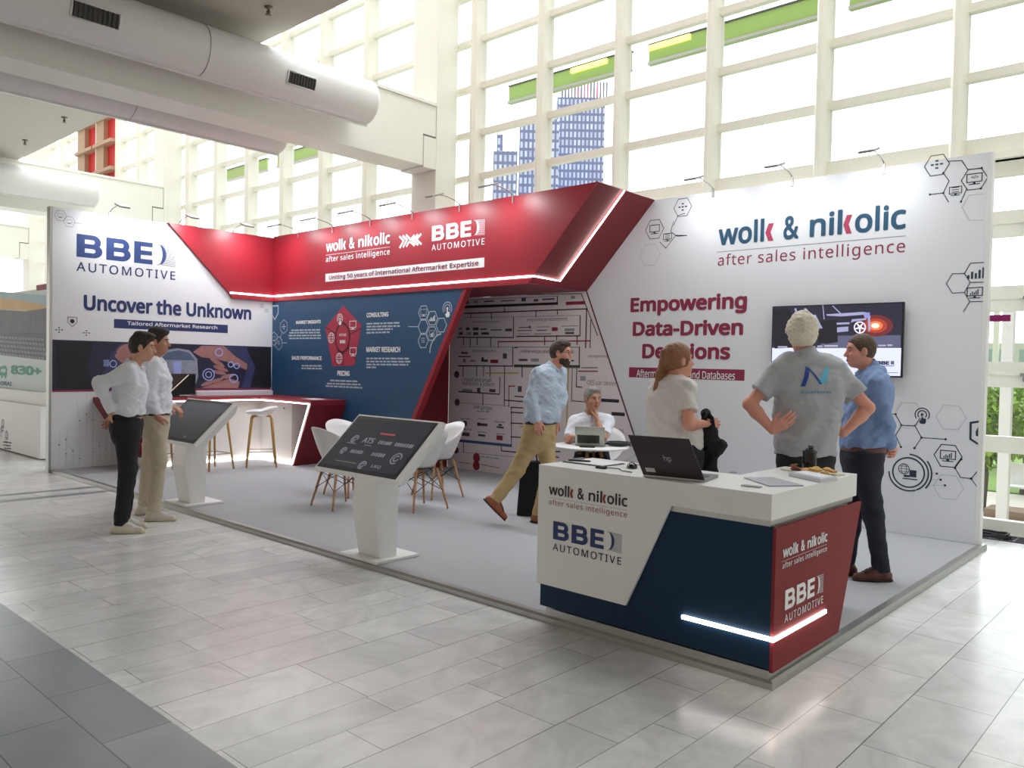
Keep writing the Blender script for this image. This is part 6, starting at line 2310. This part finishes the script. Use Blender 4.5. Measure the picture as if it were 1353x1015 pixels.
# ------------------------------------------------------------------ the walking man
D = 7.72
F3 = nrm(CR*.86-CF*.50)
R3 = np.cross(F3, ZU)
person('bearded man with glasses in light blue shirt and khaki trousers striding past the diagram wall', drop(J(700, 690), ZP), dict(
    head=J(741, 467), hf=CR*.92-CF*.40+ZU*.02, hu=ZU+CR*.10, neck=J(729, 488), right=R3, skin=SKIN3, seed=3, smile=1.0,
    torso=[(J(725, 499), .185, .115), (J(722, 517), .195, .128), (J(719, 540), .180, .132), (J(716, 553), .175, .130), (J(713, 570), .178, .128)],
    arms=[dict(sh=J(711, 496, -.16), el=J(701, 529, -.20), wr=J(709, 556, -.22), hd=J(712, 575, -.22)-J(709, 556, -.22), palm=CF, thumb=F3, curl=.55),
          dict(sh=J(739, 494, .16), el=J(742, 528, .12), wr=J(733, 556, .02), hd=-ZU-CR*.1, palm=CF, thumb=F3, curl=.5)],
    legs=[dict(hip=J(705, 577, -.08), kn=J(683, 622, -.10), an=J(655, 660, -.12), td=CR*.72-ZU*.70, fu=CR*.70+ZU*.72),
          dict(hip=J(719, 577, .08), kn=J(726, 622, -.02), an=foot(711, 690, D+.02, ZP), td=F3)],
    pelvis=[(J(716, 557), .172, .125), (J(713, 570), .182, .130), (J(712, 583), .175, .122)],
    belt=float(J(716, 556)[2]), beltmat=M_black, hem=float(J(716, 558)[2]), sleeve='long', shirt=C_sky, shirt_name='shirt', trousers=C_khaki,
    shoe=L_tan, sole=L_dark, thick=False, hair=H_brown2, hair_kind='short', beard=True, glasses=True, wr=.0055))

# ------------------------------------------------------------------ the seated man
D = 8.72
F4 = nrm(-CF*.93+CR*.22)
R4 = np.cross(F4, ZU)
hipz = ZP+.53
def Zat(p, z): return np.array((p[0], p[1], z))
kl, kr_ = Zat(J(764, 604, -.44), ZP+.50), Zat(J(800, 604, -.42), ZP+.50)
person('grey-haired man in white shirt sitting at the round table with his cheek on his hand', drop(J(782, 606), ZP), dict(
    head=J(783, 527, -.04), hf=-CF*.90+CR*.36-ZU*.10, hu=ZU-CF*.08+CR*.06, neck=J(780, 550, .02), right=R4, skin=SKIN2, seed=4, smile=.4, hs=1.04,
    torso=[(J(781, 558, .02), .185, .095), (J(781, 572, .02), .200, .130), (J(781, 592, .05), .180, .130), (Zat(J(781, 603, .08), hipz+.06), .180, .130)],
    arms=[dict(sh=J(760, 558, .0), el=J(751, 582, -.10), wr=J(754, 577, -.27), hd=CR*.9-CF*.35, palm=-ZU, thumb=CF, curl=.5),
          dict(sh=J(803, 557, .0), el=J(797, 579, -.22), wr=J(789, 557, -.14), hd=J(788, 541, -.10)-J(789, 557, -.14), palm=-CR*.9+CF*.3, thumb=-CR-CF*.3, curl=.35)],
    legs=[dict(hip=Zat(J(771, 606, .05), hipz), kn=kl, an=Zat(kl+F4*.02, ZP+.085), td=F4),
          dict(hip=Zat(J(793, 606, .05), hipz), kn=kr_, an=Zat(kr_+F4*.02, ZP+.085), td=F4)],
    pelvis=[(Zat(J(781, 604, .08), hipz+.07), .172, .125), (Zat(J(782, 606, .08), hipz), .180, .120)],
    belt=hipz+.09, hem=hipz+.06, sleeve='short', sleeve_len=.82, shirt=C_white, shirt_name='shirt', trousers=C_navy,
    shoe=L_brown, sole=L_dark, hair=H_grey, hair_kind='short', thick=False))

# ------------------------------------------------------------------ the woman
D = 5.32
F5 = nrm(CR*.80+CF*.58)
R5 = np.cross(F5, ZU)
tw_, H5, sh5 = person('woman with a long auburn ponytail in white blouse behind the laptop', drop(J(890, 640), ZP), dict(
    head=J(896, 477), hf=CR*.95+CF*.28-ZU*.05, hu=ZU, neck=J(890, 500), right=R5, skin=SKIN3, seed=5, fem=True, hs=.95, hand=.88, arm_r=.86,
    torso=[(J(887, 511), .145, .085), (J(886, 527), .152, .125), (J(888, 552), .150, .130), (J(892, 575), .172, .138), (J(894, 600), .185, .142)],
    arms=[dict(sh=J(907, 514, -.15), el=J(910, 561, -.235), wr=J(932, 560, -.10), hd=CR*.9+CF*.3+ZU*.1, palm=CF-ZU*.3, thumb=ZU, curl=.7),
          dict(sh=J(872, 513, .13), el=J(887, 560, .22), wr=J(925, 562, .16), hd=CR, palm=-CF, thumb=ZU, curl=.6)],
    legs=[dict(hip=J(902, 606, -.07), kn=Zat(J(902, 650, -.07), ZP+.48), an=Zat(J(900, 650, -.07), ZP+.085), td=F5),
          dict(hip=J(888, 606, .08), kn=Zat(J(889, 650, .08), ZP+.48), an=Zat(J(888, 650, .08), ZP+.085), td=F5)],
    pelvis=[(J(894, 580), .165, .120), (J(894, 598), .180, .128), (J(894, 612), .180, .125)],
    belt=float(J(894, 582)[2]), hem=float(J(894, 590)[2]), sleeve='short', sleeve_len=.62, sleeve_r=.072, shirt=C_cream, shirt_name='blouse', trousers=C_black,
    shoe=L_brown, sole=L_dark, hair=H_auburn, hair_kind='pony', collar=False, wr=.005, thick=False,
    pony=[J(878, 478, .02), J(873, 495, .0), J(870, 512, -.02), J(866, 525, -.03), J(863, 533, -.03)]))
b = MB()
pts = [H5(-.055, .0, -.085), H5(-.03, .055, -.095), H5(.02, .075, -.125), H5(.06, .055, -.17)]
b.tube(pts, .008, 6)
b.build('lanyard', mat('navy_ribbon', (40, 50, 84), 0.7), tw_)
bag = thing('jacket', 'black jacket bundled over the arm of the woman with the ponytail', 'jacket', tuple(map(float, J(940, 575))))
s = Sculpt(0.007)
s.cone(J(933, 549, -.05), J(936, 570, -.06), .035, .045, k=.03)
s.cone(J(935, 565, -.05), J(945, 592, -.05), .050, .055, k=.04)
s.cone(J(945, 588, -.05), J(951, 588, -.03), .050, .030, k=.04)
s.cone(J(936, 590, -.02), J(938, 625, .0), .050, .055, k=.05)
s.wrinkle(.008, .07, 3)
s.build('jacket_body', cloth('black_jacket_cloth', (22, 22, 24)), bag)
b = MB()
b.tube([J(931, 556, -.11), J(935, 545, -.10), J(941, 552, -.10), J(944, 570, -.10)], .012, 6)
b.build('sleeve_loop', cloth('black_jacket_cloth', (22, 22, 24)), bag)

# ------------------------------------------------------------------ the man in the grey polo shirt
D = 5.30
F6 = nrm(CF*.97+CR*.15)
R6_ = np.cross(F6, ZU)
tg, H6, sh6 = person('white-haired man in grey polo shirt seen from behind with hands on hips', drop(J(1066, 640), ZP), dict(
    head=J(1060, 441), hf=CF*.96+CR*.22, hu=ZU, neck=J(1064, 470), right=R6_, skin=SKIN3, seed=6, hs=1.04,
    torso=[(J(1066, 486), .190, .095), (J(1067, 505), .212, .125), (J(1067, 540), .188, .125), (J(1065, 572), .182, .128), (J(1064, 606), .198, .138)],
    arms=[dict(sh=J(1030, 491, .0), el=J(990, 534, -.02), wr=J(1021, 569, -.10), hd=J(1040, 557, -.15)-J(1021, 569, -.10), palm=CF, thumb=ZU-CR*.3, curl=.25),
          dict(sh=J(1104, 490, .0), el=J(1147, 539, -.02), wr=J(1114, 573, -.02), hd=J(1098, 562, .04)-J(1114, 573, -.02), palm=-CR, thumb=ZU, curl=.4)],
    legs=[dict(hip=J(1049, 612), kn=Zat(J(1048, 650), ZP+.50), an=Zat(J(1047, 650, -.02), ZP+.085), td=F6-CR*.15),
          dict(hip=J(1081, 612), kn=Zat(J(1082, 650), ZP+.50), an=Zat(J(1084, 650, -.02), ZP+.085), td=F6+CR*.2)],
    pelvis=[(J(1064, 590), .160, .115), (J(1064, 606), .165, .120), (J(1064, 618), .160, .118)],
    belt=float(J(1064, 592)[2]), hem=float(J(1064, 601)[2]), sleeve='short', sleeve_len=.66, sleeve_r=.076, shirt=C_grey, shirt_name='polo_shirt', trousers=C_black,
    shoe=L_brown, sole=L_dark, hair=H_white, hair_kind='fluffy', wr=.0055))

cG = crop(970, 405, .2316)
o6 = J(1078, 498, -.14)
def g6(x, y):
    p = J(*cG(x, y), -.14)-o6
    return (float(p@CR), float(p[2]))
PR = lambda *q: [g6(*k) for k in q]
print_on(sh6, 'back_logo', mat('royal_blue_print', (38, 74, 160), 0.7), sh6, [PR((384, 457), (408, 457), (438, 362), (424, 340)), PR((424, 340), (440, 352), (500, 440), (486, 445))], o6, CR, ZU, CF)
print_on(sh6, 'back_logo', mat('light_cyan_print', (104, 186, 216), 0.7), sh6, [PR((478, 425), (500, 440), (552, 345), (532, 348)), PR((500, 440), (520, 440), (554, 350), (538, 360))], o6, CR, ZU, CF)
print_on(sh6, 'back_lettering', mat('pale_cyan_print', (112, 150, 172), 0.7), sh6, [PR((390+i*17, 498), (402+i*17, 498), (402+i*17, 484), (390+i*17, 484)) for i in range(10)], o6, CR, ZU, CF)

# ------------------------------------------------------------------ the man in the blue shirt
D = 5.90
F7 = nrm(-CR*.97+CF*.12)
R7 = np.cross(F7, ZU)
person('smiling man in blue shirt and dark trousers, hands behind his back', drop(J(1155, 765), ZP), dict(
    head=J(1137, 464), hf=-CR*.97+CF*.05-ZU*.12, hu=ZU-CR*.12, neck=J(1149, 489), right=R7, skin=SKIN3, seed=7, smile=.5, hs=1.0,
    torso=[(J(1152, 501), .180, .10), (J(1149, 520), .195, .140), (J(1142, 552), .178, .145), (J(1140, 575), .172, .142), (J(1139, 600), .176, .138)],
    arms=[dict(sh=J(1157, 507, -.18), el=J(1171, 562, -.20), wr=J(1176, 590, -.04), hd=J(1184, 603, .04)-J(1176, 590, -.04), palm=CF, thumb=-ZU-CR, curl=.5),
          dict(sh=J(1154, 505, .18), el=J(1168, 560, .22), wr=J(1174, 590, .10), hd=J(1187, 600, -.02)-J(1174, 590, .10), palm=-CR, thumb=ZU, curl=.6)],
    legs=[dict(hip=J(1142, 610, -.09), kn=J(1154, 680, -.10), an=foot(1164, 764, D-.05, ZP), td=F7*.95-CF*.12),
          dict(hip=J(1136, 610, .09), kn=J(1128, 672, .06), an=foot(1118, 752, D+.10, ZP), td=F7)],
    pelvis=[(J(1141, 587), .168, .132), (J(1139, 602), .178, .138), (J(1139, 618), .172, .130)],
    belt=float(J(1141, 590)[2]), beltmat=L_brown, hem=float(J(1141, 592)[2]), sleeve='long', shirt=C_blue, shirt_name='shirt', trousers=C_navy,
    shoe=L_brown, sole=L_dark, thick=False, hair=H_brown, hair_kind='crop', hairline=.070, tw=.98, wr=.005))
